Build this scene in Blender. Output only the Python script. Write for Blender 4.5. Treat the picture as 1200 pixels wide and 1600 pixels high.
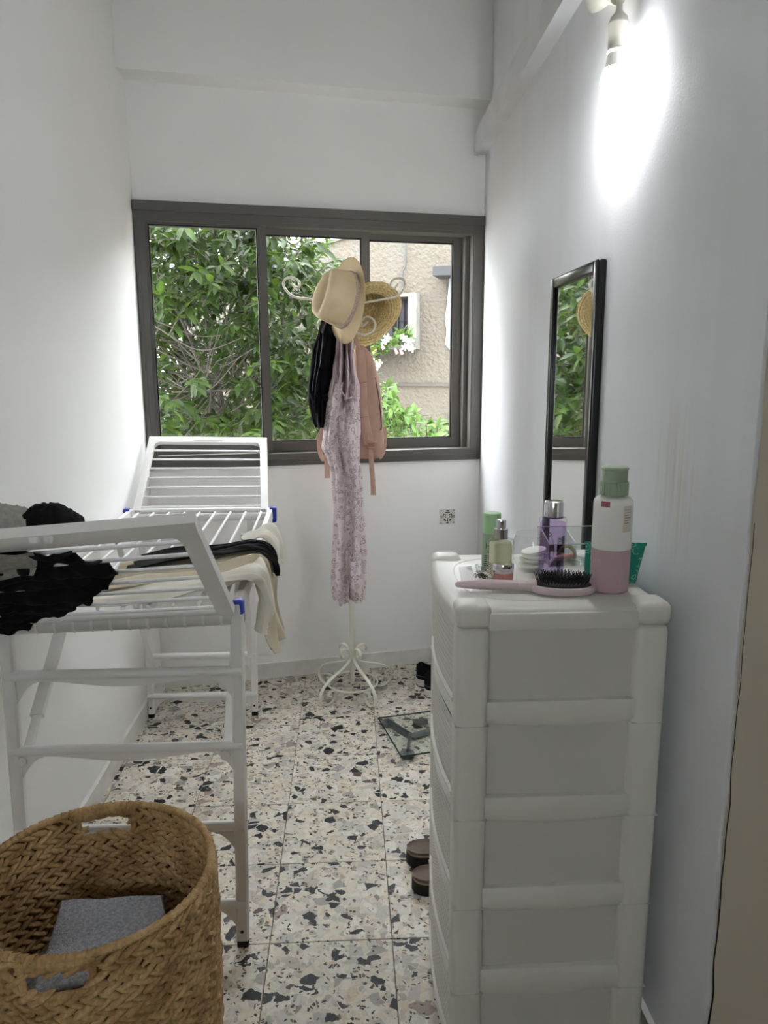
import bpy, bmesh, math, random
import numpy as np
from mathutils import Vector, Matrix, noise
random.seed(7)
PI = math.pi
V = Vector
for o in list(bpy.data.objects): bpy.data.objects.remove(o)
scn = bpy.context.scene
COL = scn.collection

# ---------------------------------------------------------------- camera
YAW, PITCH, ROLL, F = math.radians(2.7615), math.radians(10.803), math.radians(-0.19), 1165.66
CAM = V((0.206, -3.109, 1.380))
_f = V((math.sin(YAW)*math.cos(PITCH), math.cos(YAW)*math.cos(PITCH), -math.sin(PITCH)))
_r0 = V((math.cos(YAW), -math.sin(YAW), 0)); _u0 = _r0.cross(_f)
_r = math.cos(ROLL)*_r0 + math.sin(ROLL)*_u0; _u = -math.sin(ROLL)*_r0 + math.cos(ROLL)*_u0
cd = bpy.data.cameras.new('camera'); cam = bpy.data.objects.new('camera', cd); COL.objects.link(cam)
cd.sensor_fit = 'HORIZONTAL'; cd.sensor_width = 36; cd.lens = F*36/1200; cd.clip_start = .02; cd.clip_end = 200
m = Matrix((_r, _u, -_f)).transposed().to_4x4(); m.translation = CAM; cam.matrix_world = m
scn.camera = cam
def ray(x, y): return _f + _r*((x-600)/F) + _u*((800-y)/F)
def aty(x, y, Y): d = ray(x, y); return CAM + d*((Y-CAM.y)/d.y)
def atz(x, y, z=0): d = ray(x, y); return CAM + d*((z-CAM.z)/d.z)
def atx(x, y, X): d = ray(x, y); return CAM + d*((X-CAM.x)/d.x)
def proj(P):
    d = V(P)-CAM; z = d.dot(_f); return 600+F*d.dot(_r)/z, 800-F*d.dot(_u)/z, z

# ---------------------------------------------------------------- world + exposure
w = bpy.data.worlds.new('overcast_sky'); scn.world = w; w.use_nodes = True
nt = w.node_tree; bg = nt.nodes['Background']
bg.inputs['Color'].default_value = (0.94, 0.97, 1.0, 1); bg.inputs['Strength'].default_value = 11.0
scn.view_settings.view_transform = 'Standard'; scn.view_settings.look = 'None'
scn.view_settings.gamma = 1; scn.view_settings.use_curve_mapping = False
scn.view_settings.exposure = 0.90
BULB_STRENGTH = 150.0

# ---------------------------------------------------------------- helpers
def srgb(c):
    if isinstance(c, str): c = tuple(int(c[i:i+2], 16)/255 for i in (0, 2, 4))
    return tuple((v/12.92 if v <= .04045 else ((v+.055)/1.055)**2.4) for v in c)
class NT:
    def __init__(s, name):
        s.m = bpy.data.materials.new(name); s.m.use_nodes = True
        s.t = s.m.node_tree; s.b = s.t.nodes['Principled BSDF']; s.out = s.t.nodes['Material Output']
    def n(s, typ, **k):
        x = s.t.nodes.new(typ)
        for a, v in k.items():
            if a.startswith('i_'): x.inputs[a[2:].replace('_', ' ')].default_value = v
            else: setattr(x, a, v)
        return x
    def l(s, a, b): s.t.links.new(a, b)
    def ramp(s, fac, stops, interp='LINEAR'):
        r = s.n('ShaderNodeValToRGB'); r.color_ramp.interpolation = interp
        e = r.color_ramp.elements
        while len(e) < len(stops): e.new(.5)
        for k, (p, c) in enumerate(stops):
            e[k].position = p; e[k].color = (*c, 1) if len(c) == 3 else c
        s.l(fac, r.inputs[0]); return r
    def mix(s, fac, a, b, mode='MIX'):
        x = s.n('ShaderNodeMix', data_type='RGBA', blend_type=mode)
        for sock, v in ((x.inputs[0], fac), (x.inputs[6], a), (x.inputs[7], b)):
            if hasattr(v, 'is_output'): s.l(v, sock)
            elif isinstance(v, (int, float)): sock.default_value = v
            else: sock.default_value = (*v, 1)
        return x.outputs[2]
    def math(s, op, a, b=0.0):
        x = s.n('ShaderNodeMath', operation=op)
        for sock, v in ((x.inputs[0], a), (x.inputs[1], b)):
            if hasattr(v, 'is_output'): s.l(v, sock)
            else: sock.default_value = v
        return x.outputs[0]
    def bump(s, h, strength=.3, dist=.002):
        b = s.n('ShaderNodeBump', i_Strength=strength, i_Distance=dist)
        s.l(h, b.inputs['Height']); s.l(b.outputs[0], s.b.inputs['Normal'])
    def coord(s, kind='Object'): return s.n('ShaderNodeTexCoord').outputs[kind]
    def noise(s, scale, detail=3, vec=None, rough=.5, dist=0):
        x = s.n('ShaderNodeTexNoise', i_Scale=scale, i_Detail=detail, i_Roughness=rough, i_Distortion=dist)
        s.l(vec if vec is not None else s.coord(), x.inputs['Vector']); return x.outputs['Fac']
def mat(name, col, rough=.5, metal=0, spec=.5, bump=None, var=0, trans=0, ior=1.45, emit=None, sheen=0, coat=0, sss=0):
    t = NT(name); b = t.b
    c = srgb(col) if isinstance(col, str) else col
    b.inputs['Base Color'].default_value = (*c, 1); b.inputs['Roughness'].default_value = rough
    b.inputs['Metallic'].default_value = metal; b.inputs['Specular IOR Level'].default_value = spec
    b.inputs['Transmission Weight'].default_value = trans; b.inputs['IOR'].default_value = ior
    b.inputs['Sheen Weight'].default_value = sheen; b.inputs['Coat Weight'].default_value = coat
    if sss: b.inputs['Subsurface Weight'].default_value = sss; b.inputs['Subsurface Radius'].default_value = (.02, .02, .02)
    if var:
        n = t.noise(var[0], 4)
        t.l(t.mix(t.ramp(n, [(.3, (0, 0, 0)), (.7, (1, 1, 1))]).outputs[0], c, srgb(var[1]) if isinstance(var[1], str) else var[1]), b.inputs['Base Color'])
    if bump: t.bump(t.noise(bump[0], 4), bump[1], bump[2] if len(bump) > 2 else .002)
    if emit: b.inputs['Emission Color'].default_value = (*emit[0], 1); b.inputs['Emission Strength'].default_value = emit[1]
    return t.m
def clear(name, tint=(1, 1, 1), refl=.9, ior=1.45, rough=.0):
    """thin clear sheet: lets light through, mirrors at grazing angles"""
    t = NT(name); t.t.nodes.remove(t.b)
    tr = t.n('ShaderNodeBsdfTransparent'); tr.inputs[0].default_value = (*tint, 1)
    gl = t.n('ShaderNodeBsdfGlossy'); gl.inputs['Roughness'].default_value = rough
    lw = t.n('ShaderNodeLayerWeight', i_Blend=.5); mx = t.n('ShaderNodeMixShader')     # Schlick, the same from both sides
    fr = t.math('ADD', t.math('MULTIPLY', t.math('POWER', lw.outputs['Facing'], 5.0), .94), .045)
    t.l(t.math('MULTIPLY', fr, refl), mx.inputs[0]); t.l(tr.outputs[0], mx.inputs[1]); t.l(gl.outputs[0], mx.inputs[2])
    t.l(mx.outputs[0], t.out.inputs[0]); return t.m

class MB:
    def __init__(s): s.v = []; s.f = []
    def add(s, vs, fs):
        o = len(s.v); s.v += [V(v) for v in vs]; s.f += [tuple(i+o for i in f) for f in fs]; return s
    def box(s, lo, hi, M=None):
        x0, y0, z0 = lo; x1, y1, z1 = hi
        vs = [V(p) for p in ((x0,y0,z0),(x1,y0,z0),(x1,y1,z0),(x0,y1,z0),(x0,y0,z1),(x1,y0,z1),(x1,y1,z1),(x0,y1,z1))]
        if M: vs = [M @ v for v in vs]
        return s.add(vs, [(3,2,1,0),(4,5,6,7),(0,1,5,4),(1,2,6,5),(2,3,7,6),(3,0,4,7)])
    def rbox(s, lo, hi, r, M=None, seg=2):
        bm = bmesh.new(); bmesh.ops.create_cube(bm, size=1)
        c = [(a+b)/2 for a, b in zip(lo, hi)]; d = [abs(b-a) for a, b in zip(lo, hi)]
        for v in bm.verts: v.co = V((c[0]+v.co.x*d[0], c[1]+v.co.y*d[1], c[2]+v.co.z*d[2]))
        bmesh.ops.bevel(bm, geom=bm.edges[:], offset=min(r, min(d)*.49), segments=seg, affect='EDGES', profile=.5)
        bm.verts.index_update()
        vs = [M @ v.co if M else v.co.copy() for v in bm.verts]; fs = [tuple(v.index for v in f.verts) for f in bm.faces]
        bm.free(); return s.add(vs, fs)
    def loft(s, rings, cap=True, closed=True):
        n = len(rings[0]); o = len(s.v)
        for r in rings: s.v += [V(p) for p in r]
        for k in range(len(rings)-1):
            for i in range(n if closed else n-1):
                j = (i+1) % n
                s.f.append((o+k*n+i, o+k*n+j, o+(k+1)*n+j, o+(k+1)*n+i))
        if cap and closed:
            s.f.append(tuple(o+i for i in range(n))[::-1]); s.f.append(tuple(o+(len(rings)-1)*n+i for i in range(n)))
        return s
    def tube(s, path, r, seg=8, flat=None, cap=True, up=None):
        """sweep; r number or list; flat=(w,t) rectangular-ish with binormal 'up'"""
        path = [V(p) for p in path]; n = len(path); rings = []
        prev = None
        for k in range(n):
            t = (path[min(k+1, n-1)]-path[max(k-1, 0)]).normalized()
            if up is not None: a = V(up)-t*t.dot(V(up))
            elif prev is None: a = t.cross(V((0, 0, 1))) if abs(t.z) < .9 else t.cross(V((1, 0, 0)))
            else: a = prev-t*t.dot(prev)
            a.normalize(); prev = a; b = t.cross(a)
            if flat:
                w_, h_ = flat[0]/2, flat[1]/2; c = .35
                pts = [(w_, h_*c), (w_*.8, h_), (-w_*.8, h_), (-w_, h_*c), (-w_, -h_*c), (-w_*.8, -h_), (w_*.8, -h_), (w_, -h_*c)]
                rings.append([path[k]+a*x+b*y for x, y in pts])
            else:
                rr = r[k] if isinstance(r, (list, tuple)) else r
                rings.append([path[k]+a*(rr*math.cos(2*PI*i/seg))+b*(rr*math.sin(2*PI*i/seg)) for i in range(seg)])
        return s.loft(rings, cap)
    def lathe(s, prof, M=None, seg=32, cap=True, fn=None):
        rings = []
        for r, z in prof:
            ring = []
            for i in range(seg):
                a = 2*PI*i/seg; p = V((r*math.cos(a), r*math.sin(a), z))
                if fn: p = fn(p, a)
                ring.append(M @ p if M else p)
            rings.append(ring)
        return s.loft(rings, cap)
    def prism(s, poly, vec):
        n = len(poly); a = [V(p) for p in poly]; b = [p+V(vec) for p in a]
        fs = [tuple(range(n))[::-1], tuple(range(n, 2*n))]+[(i, (i+1) % n, n+(i+1) % n, n+i) for i in range(n)]
        return s.add(a+b, fs)
    def grid(s, fn, nu, nv):
        o = len(s.v)
        for i in range(nu+1):
            for j in range(nv+1): s.v.append(V(fn(i/nu, j/nv)))
        for i in range(nu):
            for j in range(nv):
                a = o+i*(nv+1)+j; s.f.append((a, a+1, a+nv+2, a+nv+1))
        return s
ORG = {}
def org(o): return ORG.get(o.name, V((0, 0, 0))) if o else V((0, 0, 0))
def tag(o, label=None, cat=None, group=None, kind=None):
    if label: o['label'] = label
    if cat: o['category'] = cat
    if group: o['group'] = group
    if kind: o['kind'] = kind
    return o
def thing(name, loc, label, cat, group=None, kind=None):
    o = bpy.data.objects.new(name, None); COL.objects.link(o); o.location = loc; o.empty_display_size = .05
    ORG[o.name] = V(loc); return tag(o, label, cat, group, kind)
def mk(name, mb, m, parent=None, angle=35, label=None, recalc=True, mods=None, origin=None):
    me = bpy.data.meshes.new(name); o_ = V(origin) if origin is not None else org(parent)
    me.from_pydata([tuple(v-o_) for v in mb.v], [], mb.f)
    if recalc:
        bm = bmesh.new(); bm.from_mesh(me); bmesh.ops.recalc_face_normals(bm, faces=bm.faces[:]); bm.to_mesh(me); bm.free()
    me.materials.append(m)
    if angle:
        me.polygons.foreach_set('use_smooth', [True]*len(me.polygons)); me.set_sharp_from_angle(angle=math.radians(angle))
    me.update()
    o = bpy.data.objects.new(name, me); COL.objects.link(o)
    if parent: o.parent = parent; o.location = o_-org(parent)
    else: o.location = o_
    ORG[o.name] = o_
    if label: o['label'] = label
    return o
def dup(o, parent, mw):
    c = o.copy(); COL.objects.link(c); c.parent = parent; c.matrix_local = mw; return c
def cr(pts, n=8, closed=False):
    """Catmull-Rom through points"""
    P = [V(p) if len(p) == 3 else V((p[0], p[1], 0)) for p in pts]; out = []; N = len(P)
    rng = range(N if closed else N-1)
    for i in rng:
        a = P[(i-1) % N] if closed or i > 0 else P[0]*2-P[1]; b = P[i]; c = P[(i+1) % N]
        d = P[(i+2) % N] if closed or i+2 < N else P[-1]*2-P[-2]
        for k in range(n):
            t = k/n; out.append(.5*((2*b)+(c-a)*t+(2*a-5*b+4*c-d)*t*t+(3*b-a-3*c+d)*t**3))
    if not closed: out.append(P[-1])
    return out
def lerp(a, b, t): return a+(b-a)*t
def interp(tab, x):
    """piecewise smooth table [(x, v...)]"""
    if x <= tab[0][0]: return tab[0][1:]
    for p, q in zip(tab, tab[1:]):
        if x <= q[0]:
            t = (x-p[0])/(q[0]-p[0]); t = t*t*(3-2*t)*.5+t*.5
            return tuple(lerp(a, b, t) for a, b in zip(p[1:], q[1:]))
    return tab[-1][1:]
def nz(p, s=1.0): return noise.noise(V(p)*s)
def frame(origin, zdir, xhint=(1, 0, 0)):
    z = V(zdir).normalized(); x = V(xhint)-z*z.dot(V(xhint)); x.normalize(); y = z.cross(x)
    M = Matrix((x, y, z)).transposed().to_4x4(); M.translation = V(origin); return M
def clip_poly(poly, a, b, c):
    """keep a*x+b*y<=c"""
    out = []
    for i in range(len(poly)):
        p, q = poly[i], poly[(i+1) % len(poly)]; dp, dq = a*p[0]+b*p[1]-c, a*q[0]+b*q[1]-c
        if dp <= 0: out.append(p)
        if (dp < 0 < dq) or (dq < 0 < dp):
            t = dp/(dp-dq); out.append((p[0]+(q[0]-p[0])*t, p[1]+(q[1]-p[1])*t))
    return out

# ---------------------------------------------------------------- materials of the setting
def wall_mat(name, col, rough, bscale, bstr):
    t = NT(name); c = srgb(col)
    n = t.noise(1.6, 5); t.l(t.mix(t.ramp(n, [(.35, (0, 0, 0)), (.75, (1, 1, 1))]).outputs[0], c, tuple(x*.95 for x in c)), t.b.inputs['Base Color'])
    t.b.inputs['Roughness'].default_value = rough
    t.bump(t.noise(bscale, 4), bstr, .002); return t
M_wall = wall_mat('white_wall_paint', 'eeeeec', .75, 220, .12).m
def right_wall_mat():
    t = NT('satin_wall_paint'); c = srgb('dcdde0')
    pos = t.n('ShaderNodeNewGeometry').outputs['Position']
    # old yellowish drip stain above the drawer unit and grey streaks, each with a shape of its own
    sep = t.n('ShaderNodeSeparateXYZ'); t.l(pos, sep.inputs[0])
    mp = t.n('ShaderNodeMapping'); mp.inputs['Scale'].default_value = (1, 42, 1.4); t.l(pos, mp.inputs[0])
    n = t.noise(1.0, 4, mp.outputs[0])
    def band(ax, c0, w):
        d = t.math('ABSOLUTE', t.math('SUBTRACT', sep.outputs[ax], c0))
        return t.math('MAXIMUM', t.math('SUBTRACT', 1.0, t.math('DIVIDE', d, w)), 0.0)
    msk = t.math('MULTIPLY', band(1, -1.76, .10), band(2, 1.17, .17))
    f1 = t.math('MULTIPLY', msk, t.ramp(n, [(.42, (0, 0, 0)), (.68, (1, 1, 1))]).outputs[0])
    c1 = t.mix(f1, c, srgb('b39a6d'))
    mp2 = t.n('ShaderNodeMapping'); mp2.inputs['Scale'].default_value = (1, 6, .8); t.l(pos, mp2.inputs[0])
    n2 = t.noise(1.0, 3, mp2.outputs[0])
    f2 = t.math('MULTIPLY', t.ramp(n2, [(.5, (0, 0, 0)), (.78, (1, 1, 1))]).outputs[0], .22)
    t.l(t.mix(f2, c1, srgb('b9babd')), t.b.inputs['Base Color'])
    t.b.inputs['Roughness'].default_value = .75; t.b.inputs['Specular IOR Level'].default_value = .12
    t.bump(t.noise(210, 3, pos), .22, .002); return t.m
M_wallr = right_wall_mat()
M_base = mat('baseboard_paint', 'e6e5e1', .5, bump=(60, .1), var=(9, 'd2d0c9'))
M_hall = mat('hall_wall_paint', 'c9bfae', .7, bump=(160, .12))
def terrazzo():
    t = NT('terrazzo'); geo = t.n('ShaderNodeNewGeometry').outputs['Position']
    oi = t.n('ShaderNodeObjectInfo'); off = t.n('ShaderNodeVectorMath', operation='SCALE'); comb = t.n('ShaderNodeCombineXYZ')
    t.l(oi.outputs['Random'], comb.inputs[0]); t.l(oi.outputs['Random'], comb.inputs[1])
    t.l(comb.outputs[0], off.inputs[0]); off.inputs['Scale'].default_value = 37.0
    flat = t.n('ShaderNodeVectorMath', operation='MULTIPLY'); t.l(geo, flat.inputs[0]); flat.inputs[1].default_value = (1, 1, 0)
    add = t.n('ShaderNodeVectorMath', operation='ADD'); t.l(flat.outputs[0], add.inputs[0]); t.l(off.outputs[0], add.inputs[1])
    wn = t.n('ShaderNodeTexNoise', i_Scale=26.0, i_Detail=3.0); t.l(add.outputs[0], wn.inputs['Vector'])
    ws = t.n('ShaderNodeVectorMath', operation='MULTIPLY_ADD'); t.l(wn.outputs['Color'], ws.inputs[0]); ws.inputs[1].default_value = (.03, .03, 0); t.l(add.outputs[0], ws.inputs[2])
    wn2 = t.n('ShaderNodeTexNoise', i_Scale=130.0, i_Detail=3.0); t.l(add.outputs[0], wn2.inputs['Vector'])
    ws2 = t.n('ShaderNodeVectorMath', operation='MULTIPLY_ADD'); t.l(wn2.outputs['Color'], ws2.inputs[0]); ws2.inputs[1].default_value = (.006, .006, 0); t.l(ws.outputs[0], ws2.inputs[2])
    vec = ws2.outputs[0]
    base = t.mix(t.noise(55, 4, vec), srgb('cbc1af'), srgb('e0d8ca'))
    def chips(scale, edge, stops, prev, vein=.3, dim='2D'):
        ed = t.n('ShaderNodeTexVoronoi', feature='DISTANCE_TO_EDGE', voronoi_dimensions=dim, i_Scale=scale); t.l(vec, ed.inputs['Vector'])
        f1 = t.n('ShaderNodeTexVoronoi', feature='F1', voronoi_dimensions=dim, i_Scale=scale); t.l(vec, f1.inputs['Vector'])
        sc = t.n('ShaderNodeSeparateColor'); t.l(f1.outputs['Color'], sc.inputs[0])
        c = t.ramp(sc.outputs[0], stops, 'CONSTANT')
        # chips differ in size: the edge threshold varies with the cell
        thr = t.math('ADD', t.math('MULTIPLY', sc.outputs[1], edge*1.8), edge*.4)
        mask = t.math('MULTIPLY', t.math('GREATER_THAN', ed.outputs[0], thr), c.outputs['Alpha'])
        tone = t.mix(t.math('MULTIPLY', t.noise(70, 4, vec, dist=1.0), vein), c.outputs['Color'], srgb('a5a19a'))
        return t.mix(mask, prev, tone)
    N = (0, 0, 0, 0)
    def S(p, h): return (p, (*srgb(h), 1))
    c = chips(58, .05, [(0, N), S(.40, 'c4beb2'), S(.56, 'e3ddd0'), S(.72, 'b0a99d'), (.80, N), S(.90, 'd6c5aa'), S(.965, '8a8781')], base)
    c = chips(25, .06, [(0, N), S(.46, 'd2cdc4'), S(.60, 'c0bcb5'), S(.70, 'e3ded4'), S(.83, 'bfb6a7'), S(.89, 'a29d97'), S(.935, 'a08d84'), (.955, N)], c)
    c = chips(31, .08, [(0, N), S(.925, '1d1f23')], c, .04)
    c = chips(42, .10, [(0, N), S(.925, '24262a'), S(.985, '5b4d49')], c, .04)
    c = chips(120, .13, [(0, N), S(.83, '34322f'), S(.93, '6d6257')], c, .1)
    mot = t.ramp(t.noise(48, 8, vec, .65, 1.2), [(.32, (.72, .71, .70)), (.5, (.96, .96, .95)), (.66, (1, 1, 1))]).outputs[0]
    c = t.mix(1.0, c, mot, 'MULTIPLY')
    t.l(c, t.b.inputs['Base Color']); t.b.inputs['Roughness'].default_value = .40; t.b.inputs['Specular IOR Level'].default_value = .13
    return t.m
M_terr = terrazzo()
M_grout = mat('grout', '7d7365', .9)
M_alu = mat('grey_aluminium', '55534f', .42, metal=0, spec=.5, bump=(300, .04))
M_gasket = mat('rubber_gasket', '141414', .7)

# ---------------------------------------------------------------- the room
XL, XR = -.626, .815
BS = .194; BY = .156
E_ = V((1, BS, 0)).normalized(); N_ = V((BS, -1, 0)).normalized()      # along the window wall / into the room
def bw(x, d, z): return V((x, BY+BS*x, z))+N_*d
YH = -2.02            # where the side room opens into the hall
HALL_Y, HALL_X, CEIL = -4.4, 2.1, 3.0
floor = mk('floor', MB().prism([(XL-.02, HALL_Y, -.03), (HALL_X, HALL_Y, -.03), (HALL_X, YH+.05, -.03), (XR+.02, YH+.05, -.03), (XR+.02, BY+BS*XR+.02, -.03), (XL-.02, BY+BS*XL+.02, -.03)], (0, 0, .0265)), M_grout, angle=0)
tag(floor, 'terrazzo tile floor with black, grey and white stone chips', None, kind='structure')
T = .30
for i in range(-3, 8):
    for j in range(-15, 2):
        g = .0011
        poly = [(i*T+g, j*T+g), ((i+1)*T-g, j*T+g), ((i+1)*T-g, (j+1)*T-g), (i*T+g, (j+1)*T-g)]
        poly = clip_poly(poly, -1, 0, -(XL)); poly = clip_poly(poly, 0, -1, -HALL_Y) if poly else poly
        if poly: poly = clip_poly(poly, -BS, 1, BY)
        if poly and max(p[1] for p in poly) > YH: 
            poly = clip_poly(poly, 1, 0, XR) if min(p[1] for p in poly) > YH-.3 and i*T > .5 else poly
        if poly: poly = clip_poly(poly, 1, 0, HALL_X)
        if not poly or len(poly) < 3: continue
        cx = sum(p[0] for p in poly)/len(poly); cy = sum(p[1] for p in poly)/len(poly)
        a = [(p[0], p[1], -.0035) for p in poly]
        b = [(p[0], p[1], -.0006) for p in poly]
        c = [(p[0]+(cx-p[0])*.004, p[1]+(cy-p[1])*.004, 0) for p in poly]
        mk('floor_tile', MB().loft([a, b, c]), M_terr, floor, angle=0, origin=(cx, cy, 0))
WT = .16
wb = MB()
for z0, z1 in ((0, .972), (2.034, CEIL)):
    wb.prism([bw(XL-.05, 0, z0), bw(XR+.05, 0, z0), bw(XR+.05, -WT, z0), bw(XL-.05, -WT, z0)], (0, 0, z1-z0))
wb.prism([bw(XL-.05, .115, 2.468), bw(XR, .115, 2.468), bw(XR, 0, 2.468), bw(XL-.05, 0, 2.468)], (0, 0, CEIL-2.468))
tag(mk('wall_back', wb, M_wall, angle=0), 'white back wall under and over the window with a beam above', kind='structure')
tag(mk('wall_left', MB().box((XL-.14, HALL_Y, 0), (XL, BY+BS*XL+.2, CEIL)), M_wall, angle=0), 'white wall behind the drying rack', kind='structure')
tag(mk('wall_right', MB().rbox((XR, YH, 0), (XR+.14, BY+BS*XR+.25, CEIL), .004), M_wallr, angle=30), 'white satin wall with streaks behind the drawer unit', kind='structure')
jm = MB()
edge = []
for k in range(61):
    z = CEIL*k/60; edge.append((XR-.004+.006*nz((0, 3, z*9))+.004*max(0, .9-z), z))
for (x0, z0), (x1, z1) in zip(edge, edge[1:]):
    jm.add([(x0+.006, YH-.010, z0), (HALL_X, YH-.010, z0), (HALL_X, YH-.010, z1), (x1+.006, YH-.010, z1)], [(0, 1, 2, 3)])
jm.box((XR+.02, YH-.009, 0), (HALL_X, YH+.10, CEIL))
wf_ = tag(mk('wall_front', jm, M_hall, angle=0), 'beige hall wall face beside the opening at the right edge', kind='structure')
ck = MB(); pts_ = [(z, XR+.004+.004*nz((1, 2, z*14)), .0012+.0042*max(0, 1-z/.9)*(.6+.8*abs(nz((z*23, 5, 1))))) for z in np.linspace(.0, 1.15, 60)]
for (z0_, x0_, w0_), (z1_, x1_, w1_) in zip(pts_, pts_[1:]):
    ck.add([(x0_, YH-.0112, z0_), (x0_+w0_, YH-.0112, z0_), (x1_+w1_, YH-.0112, z1_), (x1_, YH-.0112, z1_)], [(0, 1, 2, 3)])
mk('plaster_crack', ck, mat('dark_crack', '1c1814', .95), wf_, angle=0)
HW0, HW1, HWZ0, HWZ1 = -.58, .02, 1.40, 2.10      # unseen window added behind the camera to let in fill daylight
wh = MB()
for q in (((XL-.14, 0), (HW0, CEIL)), ((HW1, 0), (HALL_X, CEIL)), ((HW0, 0), (HW1, HWZ0)), ((HW0, HWZ1), (HW1, CEIL))):
    wh.box((q[0][0], HALL_Y-.12, q[0][1]), (q[1][0], HALL_Y, q[1][1]))
tag(mk('wall_hall', wh, M_hall, angle=0), 'hall wall behind the camera', kind='structure')
w2 = thing('hall_fill_window', ((HW0+HW1)/2, HALL_Y-.06, HWZ0), 'unseen hall window added behind the camera for fill daylight', None, kind='structure')
fr2 = MB()
for q in (((HW0, HWZ0), (HW1, HWZ0+.05)), ((HW0, HWZ1-.05), (HW1, HWZ1)), ((HW0, HWZ0), (HW0+.05, HWZ1)), ((HW1-.05, HWZ0), (HW1, HWZ1)), (((HW0+HW1)/2-.03, HWZ0), ((HW0+HW1)/2+.03, HWZ1))):
    fr2.box((q[0][0], HALL_Y-.09, q[0][1]), (q[1][0], HALL_Y-.04, q[1][1]))
mk('fill_window_frame', fr2, M_alu, w2, angle=0)
mk('pane', MB().add([(HW0, HALL_Y-.06, HWZ0), (HW1, HALL_Y-.06, HWZ0), (HW1, HALL_Y-.06, HWZ1), (HW0, HALL_Y-.06, HWZ1)], [(0, 1, 2, 3)]), clear('fill_window_glass', (.9, .93, .92), .6), w2, angle=0, recalc=False)
tag(mk('wall_hall_right', MB().box((HALL_X, HALL_Y-.12, 0), (HALL_X+.12, YH+.1, CEIL)), M_hall, angle=0), 'hall wall at the far right', kind='structure')
tag(mk('ceiling', MB().box((XL-.14, HALL_Y-.12, CEIL), (HALL_X+.12, .5, CEIL+.1)), M_wall, angle=0), 'white ceiling', kind='structure')
H = .072
bb = MB().prism([(XL, HALL_Y, 0), (XL+.013, HALL_Y, 0), (XL+.013, BY+BS*XL, 0), (XL, BY+BS*XL, 0)], (0, 0, H))
tag(mk('baseboard_left', bb, M_base, angle=0), 'worn white baseboard along the left wall', kind='structure')
bb = MB().prism([bw(XL+.013, 0, 0), bw(XL+.013, .013, 0), bw(XR-.013, .013, 0), bw(XR-.013, 0, 0)], (0, 0, H))
tag(mk('baseboard_back', bb, M_base, angle=0), 'white baseboard below the window wall', kind='structure')
bb = MB().box((XR-.013, YH+.004, 0), (XR, BY+BS*XR-.002, H))
tag(mk('baseboard_right', bb, M_base, angle=0), 'white baseboard along the right wall', kind='structure')
# sliding-door track along the right wall, high up
rl = thing('trim_1', (XR, -.9, 2.29), 'white track beam along the top of the right wall', None, kind='structure')
yb_ = BY+BS*XR-.012
def railbox(name, x0, x1, z0, z1, mm):
    m_ = MB(); n = 2
    pts = [(x0, z0), (x1, z0), (x1, z1), (x0, z1)]
    rings = []
    for y, dz in ((YH+.02, .03), (yb_-.0, 0)):
        rings.append([V((XR-px, y-(px*BS if y == yb_ else 0), pz+dz)) for px, pz in pts])
    m_.loft(rings); return mk(name, m_, mm, rl, angle=20)
M_rail = mat('track_paint', 'c3c4c6', .38, bump=(40, .08), var=(6, 'd3d4d6'))
railbox('track_body', 0, .034, 2.283, 2.375, M_rail); railbox('track_lip', .0355, .052, 2.279, 2.372, M_rail); railbox('track_seam', .033, .036, 2.29, 2.37, M_gasket)

# ---------------------------------------------------------------- the window
win = thing('window_1', bw(.09, 0, .972), 'grey aluminium three-pane sliding window with a tree behind it', None, kind='structure')
M_pane = clear('window_glass', (.93, .935, .93), .55)
def wbox(mb, x0, x1, z0, z1, d0, d1):
    P = [bw(x0, d0, z0), bw(x1, d0, z0), bw(x1, d1, z0), bw(x0, d1, z0)]
    return mb.prism(P, (0, 0, z1-z0))
def wpart(name, *boxes, m=M_alu, parent=win):
    b = MB()
    for q in boxes: wbox(b, *q)
    return mk(name, b, m, parent, angle=20)
x0, x1, z0, z1 = XL+.001, XR-.002, .973, 2.033
wpart('frame_cover_strip', (x0, x1, z1-.036, z1, .002, .028))
wpart('frame_head', (x0, x1, z1-.075, z1-.036, -.11, .016), (x0, x1, z1-.062, z1-.058, .016, .019))
wpart('frame_sill', (x0, x1, z0, z0+.052, -.11, .018), (x0, x1, z0+.024, z0+.028, .018, .022))
wpart('frame_jamb', (x0, x0+.038, z0+.052, z1-.075, -.11, .016), (x0+.012, x0+.016, z0+.052, z1-.075, .016, .020))
wpart('frame_jamb', (x1-.046, x1, z0, z1-.036, -.11, .018), (x1-.050, x1-.028, z0+.05, z1-.07, -.06, .012), (x1-.070, x1-.046, z0+.05, z1-.07, -.11, -.035))
def sash(xa, xb, gl, gr, gt, gb, d, handle=None):
    s = wpart('sash', (xa, gl, gb-.045, gt+.028, d-.03, d), (gr, xb, gb-.045, gt+.028, d-.03, d), (gl, gr, gt, gt+.028, d-.03, d), (gl, gr, gb-.045, gb, d-.03, d))
    wpart('gasket', (gl, gl+.005, gb, gt, d-.02, d-.006), (gr-.005, gr, gb, gt, d-.02, d-.006), (gl, gr, gt-.005, gt, d-.02, d-.006), (gl, gr, gb, gb+.005, d-.02, d-.006), m=M_gasket, parent=s)
    b = MB(); P = [bw(gl, d-.014, gb), bw(gr, d-.014, gb), bw(gr, d-.014, gt), bw(gl, d-.014, gt)]
    b.add(P, [(0, 1, 2, 3)]); mk('pane', b, M_pane, s, angle=0, recalc=False)
    if handle is not None:
        h = MB(); wbox(h, handle-.009, handle+.009, 1.47, 1.56, d-.001, d+.006); wbox(h, handle-.004, handle+.004, 1.50, 1.545, d+.006, d+.012)
        mk('handle', h, M_alu, s, angle=20)
sash(x0+.036, -.119, -.575, -.154, 1.951, 1.076, .004, x0+.047)
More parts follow.
